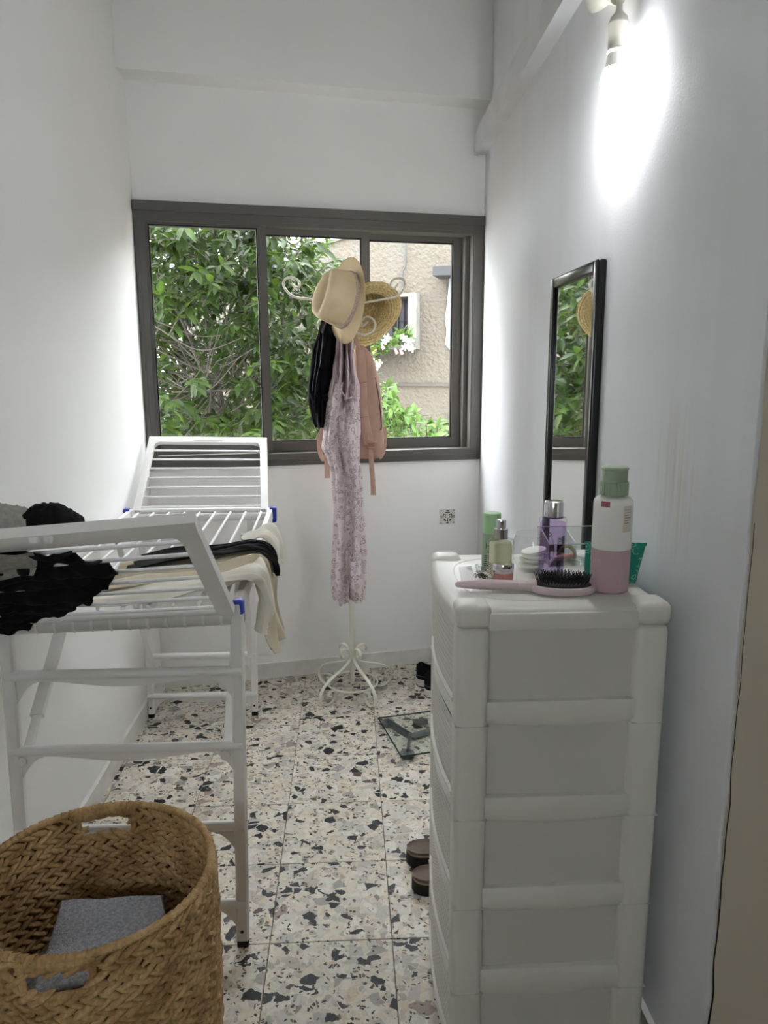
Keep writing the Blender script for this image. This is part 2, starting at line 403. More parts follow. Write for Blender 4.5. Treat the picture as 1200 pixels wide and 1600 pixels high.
sash(-.150, .318, -.124, .283, 1.934, 1.072, -.038)
sash(.300, x1-.044, .320, .703, 1.934, 1.068, -.074, .727)

# ---------------------------------------------------------------- wall lamp with bulb
BX, BYY, BZ = .776, -1.46, 1.955
lamp = thing('wall_lamp', (XR, BYY, 2.15), 'bare lit bulb in white holder hanging at top right', 'lamp')
M_cream = mat('cream_plastic', 'e2dfd2', .35)
M_bulbw = mat('bulb_collar', 'e9e8e2', .4)
M_glow = mat('lit_diffuser', 'ffffff', .5, emit=((.985, .99, 1.0), BULB_STRENGTH))
bp = atx(962, 128, BX); BYY = bp.y; BZ = bp.z
lp = lambda r, z: (r*1.06, BZ+z*1.06)
C0 = Matrix.Translation((bp.x, bp.y, 0))
mk('bulb', MB().lathe([lp(.004, -.0295), lp(.014, -.0265), lp(.023, -.019), lp(.0285, -.009), lp(.030, .001), lp(.0285, .010), lp(.0255, .018), lp(.0235, .0235)], C0), M_glow, lamp, angle=60)
mk('bulb_collar', MB().lathe([lp(.0235, .0236), lp(.0215, .031), lp(.0195, .043), lp(.0175, .058)], C0), M_bulbw, lamp, angle=50)
mk('lamp_holder', MB().lathe([lp(.0195, .050), lp(.0205, .052), lp(.0205, .056), lp(.0185, .058), lp(.0185, .103), lp(.0190, .1045), lp(.0185, .106), lp(.0165, .115), lp(.009, .123), lp(.0065, .127), lp(.0058, .150)], C0), M_cream, lamp, angle=40)
top = V((bp.x, bp.y, BZ+.152))
wc = atx(928, -30, XR-.001)                       # centre of the rose on the wall
rings = []
for t_, rr_ in ((0, .062), (.12, .0615), (.22, .056), (.38, .042), (.58, .030), (.80, .0225), (.97, .0205), (1.0, .018)):
    c_ = lerp(wc, top+V((-.002, 0, .012)), t_); n_ = V((-1, 0, 0)).lerp((top-wc).normalized(), min(1, t_*1.3)); rings.append([frame(c_, n_, (0, 0, 1)) @ V((rr_*math.cos(2*PI*k/36), rr_*math.sin(2*PI*k/36), 0)) for k in range(36)])
mk('wall_rose', MB().loft(rings), M_cream, lamp, angle=50)
# ---------------------------------------------------------------- plastic drawer unit
def text_mb(s, size):
    cu = bpy.data.curves.new('t', 'FONT'); cu.body = s; cu.size = size; cu.align_x = 'CENTER'; cu.fill_mode = 'FRONT'
    o = bpy.data.objects.new('t', cu); COL.objects.link(o)
    dg = bpy.context.evaluated_depsgraph_get(); me = o.evaluated_get(dg).to_mesh()
    vs = [v.co.copy() for v in me.vertices]; fs = [tuple(p.vertices) for p in me.polygons]
    o.evaluated_get(dg).to_mesh_clear(); bpy.data.objects.remove(o); bpy.data.curves.remove(cu)
    return vs, fs
def text_cyl(s, size, c, r, z, az, vertical=False):
    """lettering wrapped on an upright cylinder; az = facing direction"""
    vs, fs = text_mb(s, size); b = MB(); out = []
    for v in vs:
        x, y = (v.x, v.y) if not vertical else (-v.y, v.x)
        a = az+x/r; out.append((c.x+(r+.0004)*math.cos(a), c.y+(r+.0004)*math.sin(a), z+y))
    return b.add(out, fs)
def text_flat(s, size, c, xd, yd):
    vs, fs = text_mb(s, size); return MB().add([V(c)+V(xd)*v.x+V(yd)*v.y for v in vs], fs)

CY0, CY1, CXL, CXR, CT = -1.88, -1.475, .392, .772, .970
M_pl = mat('white_moulded_plastic', 'd6d4cd', .42, bump=(700, .10, .001))
M_pl2 = mat('white_plastic_side_panel', 'c9c7c0', .5, bump=(900, .12, .001))
du = thing('drawer_unit', ((CXL+CXR)/2, (CY0+CY1)/2, 0), 'tall white plastic drawer unit with woven-pattern fronts against the right wall', 'drawer unit')
def bow(y):
    t = min(1, max(0, (y-CY0)/(CY1-CY0))); return .017*math.sin(PI*t)
PW = .060
for px, py in ((CXL, CY0), (CXR-PW, CY0), (CXL, CY1-PW), (CXR-PW, CY1-PW)):
    p = mk('post', MB().rbox((px, py, .002), (px+PW, py+PW, .935), .014, seg=3), M_pl, du, angle=40)
    cap = MB().rbox((px-.0015, py-.0015, .934), (px+PW+.0015, py+PW+.0015, .977), .013, seg=4)
    mk('post_cap', cap, M_pl, p, angle=50)
    for z in (.75, .565, .38, .195):
        mk('post_joint', MB().rbox((px-.0006, py-.0006, z), (px+PW+.0006, py+PW+.0006, z+.0012), .0135, seg=3), M_pl2, p, angle=40)
RAILS = [(.796, .754), (.608, .562), (.422, .375), (.245, .192), (.062, .012)]
for ys, dy in ((CY0, 1), (CY1, -1)):
    ztop = .935
    for zt_, zb_ in RAILS:
        mk('side_panel', MB().box((CXL+PW-.006, min(ys+dy*.016, ys+dy*.020), zt_-.004), (CXR-PW+.006, max(ys+dy*.016, ys+dy*.020), ztop+.004)), M_pl2, du, angle=0)
        # rail: rounded profile whose lower edge sags a little at the middle
        rings = []
        for k in range(17):
            t = k/16; x = lerp(CXL+PW-.004, CXR-PW+.004, t); sag = .008*math.sin(PI*t)
            zc = [(0.016, zt_), (.006, zt_-.001), (.0015, zt_-.008), (.0, (zt_+zb_)/2), (.002, zb_-sag+.008), (.008, zb_-sag), (.016, zb_-sag)]
            rings.append([V((x, ys+dy*d, z)) for d, z in zc])
        mk('side_rail', MB().loft(rings), M_pl, du, angle=50)
        ztop = zb_
    # apron under the lid
    mk('side_rail', MB().rbox((CXL+PW-.004, min(ys+dy*.001, ys+dy*.016), .930), (CXR-PW+.004, max(ys+dy*.001, ys+dy*.016), .962), .005), M_pl, du, angle=40)
mk('back_panel', MB().box((CXR-.012, CY0+PW-.004, .01), (CXR-.006, CY1-PW+.004, .94)), M_pl2, du, angle=0)
# lid with bowed front edge and moulded oval
rings = []
ys_ = [lerp(CY0+.004, CY1-.004, k/20) for k in range(21)]
outline = [(CXL+.001-bow(y)*1.05, y) for y in ys_]+[(CXR-.004, y) for y in (CY1-.004, CY0+.004)]
cxm, cym = (CXL+CXR)/2, (CY0+CY1)/2
def ins(p, d): 
    v = V((cxm-p[0], cym-p[1], 0)); 
    return (p[0]+(d if v.x > 0 else -d)*min(1, abs(v.x)/.05), p[1]+(d if v.y > 0 else -d)*min(1, abs(v.y)/.05))
lid = MB().loft([[(*ins(p, .012), .936) for p in outline], [(*p, .938) for p in outline], [(*p, CT-.014) for p in outline], [(*ins(p, .0035), CT-.0045) for p in outline], [(*ins(p, .011), CT) for p in outline]])
lid_o = mk('lid', lid, M_pl, du, angle=50)
ov = MB(); path = []
for k in range(64):
    a = 2*PI*k/64; c, s = math.cos(a), math.sin(a); e = .62
    path.append(V((cxm-.012+.150*math.copysign(abs(c)**e, c), cym+.155*math.copysign(abs(s)**e, s), CT-.0012)))
path.append(path[0]); path.append(path[1])
ov.tube(path, .0022, 6, cap=False); mk('moulded_oval', ov, M_pl, lid_o, angle=60)
# drawers: woven panel, rounded lip and ribbed pull band
zt_ = .930
for k, (ra, rb) in enumerate(RAILS):
    zb_ = ra-.050 if k < 4 else .020
    y0, y1 = CY0+.040, CY1-.040
    zw0, zw1 = zb_+.046, zt_-.002
    def surf(u, v):
        y = lerp(y0, y1, u); z = lerp(zw0, zw1, v)
        b = v*12; a = u*30+.5*(int(math.floor(b)) % 2)
        h = (abs(math.sin(PI*a))**.7*abs(math.sin(PI*b))**.7)*.0030
        return (CXL+.010-bow(y)-h, y, z)
    d = mk('drawer', MB().grid(surf, 150, 60), M_pl, du, angle=70, recalc=False)
    for name, (za, zc), out, n in (('lip', (zb_+.034, zb_+.048), .007, 1), ('pull_band', (zb_+.003, zb_+.034), .003, 5)):
        rings = []
        for i in range(25):
            y = lerp(y0, y1, i/24); x = CXL+.010-bow(y); prof = [(.02, za)]
            for q in range(n):
                a0, a1 = lerp(za, zc, q/n), lerp(za, zc, (q+1)/n)
                prof += [(-out*.1, a0+.0008), (-out, lerp(a0, a1, .3)), (-out, lerp(a0, a1, .7)), (-out*.1, a1-.0008)]
            prof += [(.02, zc)]
            rings.append([V((x+dx, y, z)) for dx, z in prof])
        mk(name, MB().loft(rings), M_pl, d, angle=50)
    gp = MB().loft([[V((CXL+.016-bow(lerp(y0, y1, i/24)), lerp(y0, y1, i/24), z)) for z in (zb_-.003, zb_+.004)]+[V((CXL+.03-bow(lerp(y0, y1, i/24)), lerp(y0, y1, i/24), z)) for z in (zb_+.004, zb_-.003)] for i in range(25)])
    mk('gap_shadow_strip', gp, M_gasket, d, angle=30, label='dark strip standing for the shade in the gap below the drawer front')  # solid black strip, shade of the gap put into its colour
    zt_ = zb_-.003

# ---------------------------------------------------------------- toiletries on the drawer unit
def onlid(px, py, dz=0): return atz(px, py, CT+.0006+dz)
def dep(P): return proj(P)[2]
def wpx(px, P): return px*dep(P)/F
def zat(py, P): x = proj(P)[0]; return aty(x, py, P.y).z
Z0 = CT+.0008
M_silver = mat('chrome_cap', 'd9d9dc', .12, metal=1)
M_ink = mat('dark_print', '26261f', .6)
M_wprint = mat('pale_print', 'e6d6da', .6)
# large toner bottle
P = onlid(951, 921); P.y += .0; r = wpx(29.5, P); c = V((P.x, P.y, Z0))
t_ = thing('toner_bottle', c, 'large frosted toner bottle half full of pink liquid with a green cap', 'bottle')
zs, zc0, zc1, zc2 = zat(776, P), zat(773, P), zat(752, P), zat(729, P); zl = zat(855, P)
M_frost = mat('frosted_plastic', (.92, .91, .88), .38, trans=.45, ior=1.15, sss=.3)
M_pinkl = mat('frosted_plastic_over_pink_toner', srgb('d9bac2'), .38, trans=.30, ior=1.25, sss=.3)
CM = Matrix.Translation((c.x, c.y, 0))
bd = mk('body', MB().lathe([(r*.97, zl+.0002), (r*1.0, zl+.001), (r, zs-.012), (r*.97, zs-.005), (r*.85, zs-.001), (r*.66, zs)], CM, 40), M_frost, t_, angle=50)
mk('filled_body', MB().lathe([(r*.86, Z0), (r*.95, Z0+.002), (r*.985, Z0+.006), (r, zl)], CM, 40), M_pinkl, t_, angle=50, label='pink liquid showing through the frosted plastic')
M_sage = mat('sage_green_plastic', '93a58b', .45)
def ribs(p, a):
    q = 1+.03*(1 if int(a/(2*PI)*72) % 2 else 0); return V((p.x*q, p.y*q, p.z))
cp = mk('cap_collar', MB().lathe([(r*.70, zc0), (r*.70, zc1-.002), (r*.66, zc1)], CM, 72, fn=ribs), M_sage, t_, angle=25)
mk('cap', MB().lathe([(r*.64, zc1), (r*.64, zc2-.006), (r*.68, zc2-.005), (r*.685, zc2-.002), (r*.64, zc2), (r*.4, zc2+.001)], CM, 40), M_sage, t_, angle=40)
azc = math.atan2(CAM.y-c.y, CAM.x-c.x)
mk('lettering', text_cyl('CLINIQUE', .0125, c, r, zat(876, P), azc-1.25), M_wprint, bd, angle=0)
mk('lettering', text_cyl('3', .021, c, r, zat(900, P), azc-.92), M_wprint, bd, angle=0)
mk('lettering', text_cyl('clarifying lotion', .0055, c, r, zat(895, P), azc+.62, True), M_wprint, bd, angle=0)
M_stk = mat('paper_sticker', 'd9d2c4', .6); M_rstk = mat('torn_red_sticker', 'a55a72', .6)
def cyl_patch(c, r, z0, z1, a0, a1, off=.0003, n=10):
    return MB().grid(lambda u, v: (c.x+(r+off)*math.cos(lerp(a0, a1, u)), c.y+(r+off)*math.sin(lerp(a0, a1, u)), lerp(z0, z1, v)), n, 1)
s_ = mk('sticker', cyl_patch(c, r, zat(826, P), zat(786, P), azc+.55, azc+1.12), M_stk, bd, angle=60)
for k in range(6):
    mk('print_line', cyl_patch(c, r, zat(792+k*4, P)-.0004, zat(792+k*4, P)+.0006, azc+.62, azc+1.0-.05*(k % 3), .0006), mat('orange_print', 'b98a6a', .6) if k < 2 else M_ink, s_, angle=60)
mk('torn_sticker', cyl_patch(c, r, zat(788, P), zat(779.5, P), azc-.62, azc-.15, .0005), M_rstk, bd, angle=60)
# teal wipes packet
P = onlid(985, 917); P.y += .022; M_teal = NT('teal_film'); t = M_teal
v_ = t.n('ShaderNodeTexVoronoi', feature='F1', i_Scale=46.0, i_Randomness=.8); t.l(t.coord(), v_.inputs['Vector'])
wv = t.math('FRACT', t.math('MULTIPLY', v_.outputs['Distance'], 5.0)); sc = t.n('ShaderNodeSeparateColor'); t.l(v_.outputs['Color'], sc.inputs[0])
rg = t.math('MULTIPLY', t.math('GREATER_THAN', wv, .72), t.math('GREATER_THAN', sc.outputs[0], .45))
t.l(t.mix(rg, srgb('12806c'), srgb('6fb8a6')), t.b.inputs['Base Color']); t.b.inputs['Roughness'].default_value = .28; t.bump(t.noise(60, 3), .5, .003)
pk = V((P.x, P.y, Z0)); pt = thing('wipes_packet', pk, 'teal film packet of wipes with pale circles behind the toner bottle', 'packet')
zt2 = zat(852, P); xa = aty(1008, 870, P.y).x; xb = aty(914, 870, P.y+.02).x
def pkf(side):
    def fn(u, v):
        z = lerp(Z0, zt2, v); e = (1-abs(2*u-1)**4)*(1-abs(2*v-1)**6)
        x = lerp(xb, xa-.016*(1-v), u); y = lerp(P.y+.020, P.y, u)
        return (x, y+side*(.012*e)+.0015*nz((u*6, v*6, side)), z)
    return fn
mk('packet_body', MB().grid(pkf(-1), 20, 16).grid(pkf(1), 20, 16), M_teal.m, pt, angle=60)
mk('sealed_edge', MB().grid(lambda u, v: (lerp(xb-.002, xa+.002, u), lerp(P.y+.020, P.y, u)+.001*math.sin(u*60), zt2-.002+.006*v), 40, 1), M_teal.m, pt, angle=60)
# purple bottle
P = onlid(861, 896); c = V((P.x, P.y, Z0)); r = wpx(20.5, P); CM = Matrix.Translation((c.x, c.y, 0)); azc = math.atan2(CAM.y-c.y, CAM.x-c.x)
b_ = thing('makeup_remover_bottle', c, 'clear purple bottle with a silver cap in the middle of the toiletries', 'bottle')
zs, zk0, zk1 = zat(808, P), zat(807, P), zat(783, P)
M_purp = clear('purple_glass', (.96, .93, .99), .9); M_purpl = clear('purple_liquid', (.90, .82, .97), .2)
bd = mk('body', MB().lathe([(r*.9, Z0), (r, Z0+.003), (r, zs-.004), (r*.97, zs-.001), (r*.72, zs)], CM, 40), M_purp, b_, angle=50)
mk('purple_liquid', MB().lathe([(r*.9, Z0+.006), (r*.93, Z0+.009), (r*.93, zs-.010), (r*.5, zs-.0095)], CM, 40), M_purpl, b_, angle=50)
mk('neck_ring', MB().lathe([(r*.74, zs), (r*.76, zs+.0012), (r*.74, zs+.0024)], CM, 32), mat('deep_purple_plastic', '4a2f78', .3), b_, angle=40)
mk('silver_cap', MB().lathe([(r*.71, zs+.0025), (r*.71, zk1-.002), (r*.68, zk1), (r*.3, zk1+.0006)], CM, 40), M_silver, b_, angle=35)
M_ppr = mat('purple_print', '5b4590', .5)
ring = MB(); zc_ = zat(864, P); rp = []
for k in range(33):
    a = 2*PI*k/32; aa = azc-.55+.0085*math.cos(a)/r; rp.append(V((c.x+(r+.0005)*math.cos(aa), c.y+(r+.0005)*math.sin(aa), zc_+.0085*math.sin(a))))
mk('lettering', ring.tube(rp, .0004, 4), M_ppr, bd, angle=60); mk('lettering', text_cyl('p', .016, c, r, zc_-.004, azc-.50), M_ppr, bd, angle=0)
lb = mk('paper_label', cyl_patch(c, r, zat(890, P), zat(834, P), azc+.35, azc+1.05, .0004), clear('label_film', (.86, .84, .88), .1), bd, angle=60)
for k in range(9):
    zz = zat(837+k*2.4, P); mk('print_line', cyl_patch(c, r, zz-.0004, zz+.0004, azc+.40, azc+.95-.08*(k % 3), .0008), M_ink, lb, angle=60)
for k in range(6):
    mk('print_bar', cyl_patch(c, r, zat(888, P), zat(872, P), azc+.42+k*.045, azc+.44+k*.045+.01*(k % 2), .0008), M_ink, lb, angle=60)
# green tube
P = onlid(767, 886); c = V((P.x, P.y, Z0)); r = wpx(14.2, P); CM = Matrix.Translation((c.x, c.y, 0)); azc = math.atan2(CAM.y-c.y, CAM.x-c.x)
g_ = thing('cleanser_tube', c, 'pale green cylinder tube with a lighter green cap at the back left', 'tube')
zs, zt3 = zat(832, P), zat(801, P)
bd = mk('body', MB().lathe([(r*.95, Z0), (r*1.02, Z0+.002), (r*1.04, Z0+.01), (r, zs)], CM, 32), mat('green_grey_plastic', '9db095', .4), g_, angle=40)
mk('tube_cap', MB().lathe([(r*.96, zs), (r*.98, zs+.003), (r*.98, zt3-.003), (r*.93, zt3), (r*.5, zt3+.0005)], CM, 32), mat('light_green_plastic', 'a9d3a0', .3, sss=.2), g_, angle=40)
mk('lettering', text_cyl('H', .016, c, r*1.01, zat(854, P), azc-.35), M_ink, bd, angle=0); mk('lettering', text_cyl('&', .010, c, r*1.02, zat(861, P), azc-.35), M_ink, bd, angle=0)
for k in range(6): mk('print_line', cyl_patch(c, r*1.02, zat(865+k*3, P), zat(866.2+k*3, P), azc-.75, azc-.05-.1*(k % 2), .0008), M_ink, bd, angle=60)
# pump bottle (rectangular)
P = onlid(781, 903); c = V((P.x, P.y, Z0)); hw = wpx(20, P); azc = math.atan2(CAM.y-c.y, CAM.x-c.x)
p_ = thing('pump_bottle', c, 'yellowish clear rectangular lotion bottle with a silver pump', 'bottle')
zs = zat(841, P); RM = Matrix.Translation((c.x, c.y, 0)) @ Matrix.Rotation(.32, 4, 'Z')
M_lot = mat('yellow_lotion', srgb('f3f0da'), .3, trans=.55, ior=1.15); M_gls = clear('clear_bottle_glass', (.95, .96, .92), .9)
bd = mk('body', MB().rbox((-hw*.92, -hw*.62, Z0), (hw*.92, hw*.62, zs), .006, RM, 3), M_gls, p_, angle=40)
mk('lotion', MB().rbox((-hw*.80, -hw*.50, Z0+.004), (hw*.80, hw*.50, zs-.006), .005, RM, 3), M_lot, p_, angle=40)
CM = Matrix.Translation((c.x, c.y, 0)); r = wpx(10.5, P)
mk('collar', MB().lathe([(r, zs), (r, zat(826, P)), (r*.9, zat(825, P))], CM, 32), M_silver, p_, angle=35)
mk('pump_head', MB().lathe([(r*.68, zat(826, P)), (r*.70, zat(814, P)), (r*.66, zat(812.5, P)), (r*.3, zat(812, P))], CM, 32), M_silver, p_, angle=35)
sd = RM.to_3x3()
fx = sd @ V((1, 0, 0)); 
for k in range(7):
    zz = zat(878+k*2.6, P); b = MB(); q = RM @ V((-hw*.921, -hw*.45, 0)); q2 = RM @ V((-hw*.921, hw*(.45-.2*(k % 2)), 0))
    mk('print_line', b.add([(q.x, q.y, zz-.0005), (q2.x, q2.y, zz-.0005), (q2.x, q2.y, zz+.0005), (q.x, q.y, zz+.0005)], [(0, 1, 2, 3)]), M_ink, bd, angle=0)
# little cream jar
P = onlid(786, 907); c = V((P.x, P.y, Z0)); r = wpx(16, P); CM = Matrix.Translation((c.x, c.y, 0))
j_ = thing('cream_jar', c, 'small pink cream jar with a shiny silver lid in front of the pump bottle', 'jar')
mk('body', MB().lathe([(r*.85, Z0), (r*.95, Z0+.002), (r*.97, zat(893, P)-.001), (r*.8, zat(893, P))], CM, 32), mat('rose_frosted_glass', 'd68f86', .3, trans=.25, bump=(900, .4)), j_, angle=40)
mk('jar_lid', MB().lathe([(r, zat(893, P)), (r*1.02, zat(892, P)), (r*1.02, zat(880.5, P)), (r*.97, zat(879, P)), (r*.4, zat(878.8, P))], CM, 40), M_silver, j_, angle=35)
# round glass jar with cotton pads
P = onlid(836, 893); P.y += .022; c = V((P.x, P.y, Z0)); r = wpx(33, P); CM = Matrix.Translation((c.x, c.y, 0))
g_ = thing('glass_jar', c, 'round clear glass jar holding white cotton pads', 'jar')
H_ = zat(834, P)-Z0; M_glass = clear('clear_glass', (.97, .98, .98), .95)
mk('bowl', MB().lathe([(r*.55, Z0), (r*.72, Z0+H_*.05), (r*.92, Z0+H_*.28), (r, Z0+H_*.52), (r*.95, Z0+H_*.78), (r*.82, Z0+H_)], CM, 40, cap=False), M_glass, g_, angle=60)
rim = [V((c.x+r*.82*math.cos(2*PI*k/32), c.y+r*.82*math.sin(2*PI*k/32), Z0+H_)) for k in range(34)]
mk('rim', MB().tube(rim, .0011, 6, cap=False), M_glass, g_, angle=60)
M_cot = mat('cotton', 'efede6', .9, bump=(300, .3))
for k, (dx, dy, zz, tilt) in enumerate(((-.004, 0, .10, .0), (.0, .003, .22, .1), (.003, -.002, .34, .05), (.002, .002, .46, -.2))):
    MM = Matrix.Translation((c.x+dx, c.y+dy, Z0+H_*zz+.003)) @ Matrix.Rotation(tilt, 4, 'Y')
    pd = mk('cotton_pad', MB().lathe([(r*.50, -.004), (r*.58, -.003), (r*.60, 0), (r*.58, .003), (r*.48, .004)], MM, 28), M_cot, None, angle=50, origin=c)
    tag(pd, ('lowest cotton pad inside the round glass jar', 'second lowest cotton pad inside the round glass jar', 'second highest cotton pad inside the round glass jar', 'tilted topmost cotton pad inside the round glass jar')[k], 'cotton pad', 'cotton pads in the jar')
# acrylic organiser
PA, PB = onlid(832, 884), onlid(990, 893)
yb = -1.50; zt4 = zat(823, V((.6, yb, CT)))
x0o, x1o = aty(838, 860, yb).x, CXR-.022
ac = thing('acrylic_organiser', ((x0o+x1o)/2, yb-.04, Z0), 'clear acrylic make-up organiser with sloping side at the back', 'organiser')
M_acr = clear('clear_acrylic', (.95, .97, .97), .9)
zlo = zat(852, V((.6, yb-.11, CT))); th = .0022; yf = yb-.105
mk('back_sheet', MB().box((x0o, yb-th, Z0), (x1o, yb, zt4)), M_acr, ac, angle=0)
mk('front_sheet', MB().box((x0o, yf, Z0), (x1o, yf+th, zlo)), M_acr, ac, angle=0)
mk('base_sheet', MB().box((x0o+th, yf+th, Z0), (x1o-th, yb-th, Z0+th)), M_acr, ac, angle=0)
for xx in (x0o, lerp(x0o, x1o, .45), x1o-th):
    mk('side_sheet', MB().prism([(xx, yf+th, Z0), (xx, yb-th, Z0), (xx, yb-th, zt4), (xx, yb-.04, zt4), (xx, yf+th, zlo)], (th, 0, 0)), M_acr, ac, angle=0)
M_edge = mat('bright_acrylic_edge', 'dfe3e3', .15, trans=.5)
mk('sheet_edge', MB().tube([(x0o, yb-.001, zt4), (x1o, yb-.001, zt4)], .0012, 6), M_edge, ac, angle=60)
for xx in (x0o, lerp(x0o, x1o, .45), x1o-th): mk('sheet_edge', MB().tube([(xx+.001, yb-.04, zt4), (xx+.001, yf, zlo)], .0012, 6), M_edge, ac, angle=60)
mk('sheet_edge', MB().tube([(x0o, yf+.001, zlo), (x1o, yf+.001, zlo)], .0010, 6), M_edge, ac, angle=60)
for k, (fx_, fy_, ln, az, col, lab) in enumerate(((.38, .05, .06, .5, 'e59a8d', 'coral pink pencil lying in the acrylic organiser'), (.30, .07, .05, -.4, 'b9a67a', 'gold stick lying in the acrylic organiser'), (.2, .045, .05, 1.2, '7c6f66', 'brown pencil lying in the acrylic organiser'))):
    q = V((lerp(x0o, x1o, fx_), yf+fy_, Z0+th+.006)); dr = V((math.cos(az), math.sin(az), .0))
    tag(mk('makeup_stick', MB().tube([q-dr*ln/2, q-dr*ln*.45, q+dr*ln*.2, q+dr*ln*.21, q+dr*ln/2], [.003, .0055, .0055, .0045, .0042], 12), mat('stick_'+col, col, .3), angle=40, origin=q), lab, 'make-up')
q = V((lerp(x0o, x1o, .42), yf+.05, Z0+th+.018)); tag(mk('hair_clip', MB().tube(cr([q+V((-.02, .0, -.014)), q+V((-.01, .004, .006)), q+V((.004, .0, .012)), q+V((.016, -.004, .0)), q+V((.018, -.002, -.014))], 5), .004, 8), mat('amber_plastic', 'c6b48a', .2, trans=.4), angle=60, origin=q), 'amber curved hair clip inside the acrylic organiser', 'hair clip')
# paddle brush
A_, B_ = onlid(712, 917, .012), onlid(932, 921, .012)
hd = onlid(879, 917, .010); L = (B_-A_).length; dirx = V((B_.x-A_.x, B_.y-A_.y, 0)).normalized(); diry = V((-dirx.y, dirx.x, 0))
br = thing('hair_brush', (hd.x, hd.y, Z0), 'pink paddle hair brush with black bristles lying at the front edge', 'brush')
M_pink = mat('dusty_pink_plastic', 'c9b6ba', .38); M_blk = mat('black_rubber', '101012', .55)
ra_, rb_ = (B_-hd).length*1.0, wpx(30, hd)
def bl(u, v, z): return hd+dirx*u+diry*v+V((0, 0, z-(.010)+.0))
head = []
for zz, s in ((.001, .80), (.002, .93), (.009, 1.0), (.014, 1.0), (.0155, .96)):
    ring = []
    for k in range(48):
        a = 2*PI*k/48; c_, s__ = math.cos(a), math.sin(a)
        u, v = ra_*s*c_, rb_*s*math.copysign(abs(s__)**.85, s__)
        if u < -ra_*.55: v *= 1
        ring.append(bl(u, v, zz))
    head.append(ring)
mk('brush_head', MB().loft(head), M_pink, br, angle=50)
cush = []
for zz, s in ((.0150, .86), (.0175, .84), (.0200, .74), (.0215, .5), (.0220, .15)): cush.append([bl(ra_*s*math.cos(2*PI*k/40), rb_*s*math.sin(2*PI*k/40), zz) for k in range(40)])
mk('cushion', MB().loft(cush), M_blk, br, angle=60)
bb = MB()
for i in range(-8, 9):
    for j in range(-5, 6):
        u, v = i/8.6+(.05 if j % 2 else 0), j/5.6
        if u*u+v*v > .92: continue
        b0 = bl(u*ra_*.82, v*rb_*.82, .019); b1 = b0+dirx*(u*.006)+diry*(v*.004)+V((0, 0, .0175))
        bb.tube([b0, lerp(b0, b1, .94), b1], [.0010, .0007, .0011], 5)
bo = mk('bristles', bb, M_blk, br, angle=60); bo['kind'] = 'stuff'
hl = (hd-A_).length
hp = [(-ra_*.80, .013, .0125), (-ra_*1.15, .0095, .012), (-ra_*1.35, .0092, .012), (-ra_*1.36, .0098, .0125), (-hl*.72, .0105, .013), (-hl*.9, .0082, .0125), (-hl*.985, .0055, .012), (-hl, .002, .012)]
hnd = MB().loft([[bl(u, w_*1.15*math.cos(2*PI*k/20), z+.0-.001+w_*.95*math.sin(2*PI*k/20)) for k in range(20)] for u, w_, z in hp])
mk('handle', hnd, M_pink, br, angle=50)
# bits at the left corner of the lid
q = [onlid(717, 888), onlid(737, 886), onlid(742, 908), onlid(722, 911)]
tag(mk('white_card', MB().prism([V((p.x, p.y, Z0)) for p in q], (0, 0, .003)), mat('glossy_white_card', 'eceaea', .2), angle=0, origin=q[0]), 'small white card at the left corner of the drawer top', 'card')
q0 = onlid(752, 903); ch = MB()
rr = random.Random(3)
for k in range(26):
    cc = q0+V((rr.uniform(-.012, .012), rr.uniform(-.010, .010), .002+rr.uniform(0, .006))); nn = V((rr.uniform(-1, 1), rr.uniform(-1, 1), rr.uniform(-1, 1))).normalized(); MM = frame(cc, nn, (.3, .5, .8))
    ch.tube([MM @ V((.0036*math.cos(2*PI*i/10), .0026*math.sin(2*PI*i/10), 0)) for i in range(11)], .0008, 5)
tag(mk('necklace', ch, mat('dark_steel', '6d6862', .25, metal=1), angle=60, origin=(q0.x, q0.y, Z0)), 'heap of dark metal chain beside the white card', 'necklace')
q = [onlid(742, 884), onlid(758, 883), onlid(762, 893), onlid(744, 894)]
bl_ = MB()
for k in range(4):
    a, b = lerp(q[0], q[1], k/4), lerp(q[0], q[1], (k+.8)/4); cc, d_ = lerp(q[3], q[2], (k+.8)/4), lerp(q[3], q[2], k/4)
    bl_.prism([V((p.x, p.y, Z0)) for p in (a, b, cc, d_)], (0, 0, .003))
tag(mk('blister_strip', bl_, mat('clear_foil', 'b9bcb8', .2, metal=.6), angle=0, origin=(q[0].x, q[0].y, Z0)), 'flat silvery blister strip behind the heap of chain', 'blister strip')

# ---------------------------------------------------------------- mirror
mi = thing('wall_mirror', (XR, -1.18, .42), 'narrow black framed mirror hanging on the right wall behind the toiletries', 'mirror')
ma = atx(950, 402, XR-.001); mb_ = atx(862, 437, XR-.022)
my0, my1, mz1, mz0 = ma.y, mb_.y, (ma.z+mb_.z)/2, .42
M_bfr = mat('black_lacquer', '0b0b0c', .22)
fw = .030
for name, y0, y1, z0, z1 in (('frame_side', my0, my0+fw, mz0, mz1), ('frame_side', my1-fw, my1, mz0, mz1), ('frame_top', my0+fw, my1-fw, mz1-fw, mz1), ('frame_bottom', my0+fw, my1-fw, mz0, mz0+fw)):
    mk(name, MB().rbox((XR-.025, y0, z0), (XR-.001, y1, z1), .006, seg=3), M_bfr, mi, angle=40)
M_mir = mat('mirror_glass', (.86, .89, .88), .02, metal=1)
mk('mirror_glass', MB().box((XR-.016, my0+fw-.002, mz0+fw-.002), (XR-.008, my1-fw+.002, mz1-fw+.002)), M_mir, mi, angle=0)

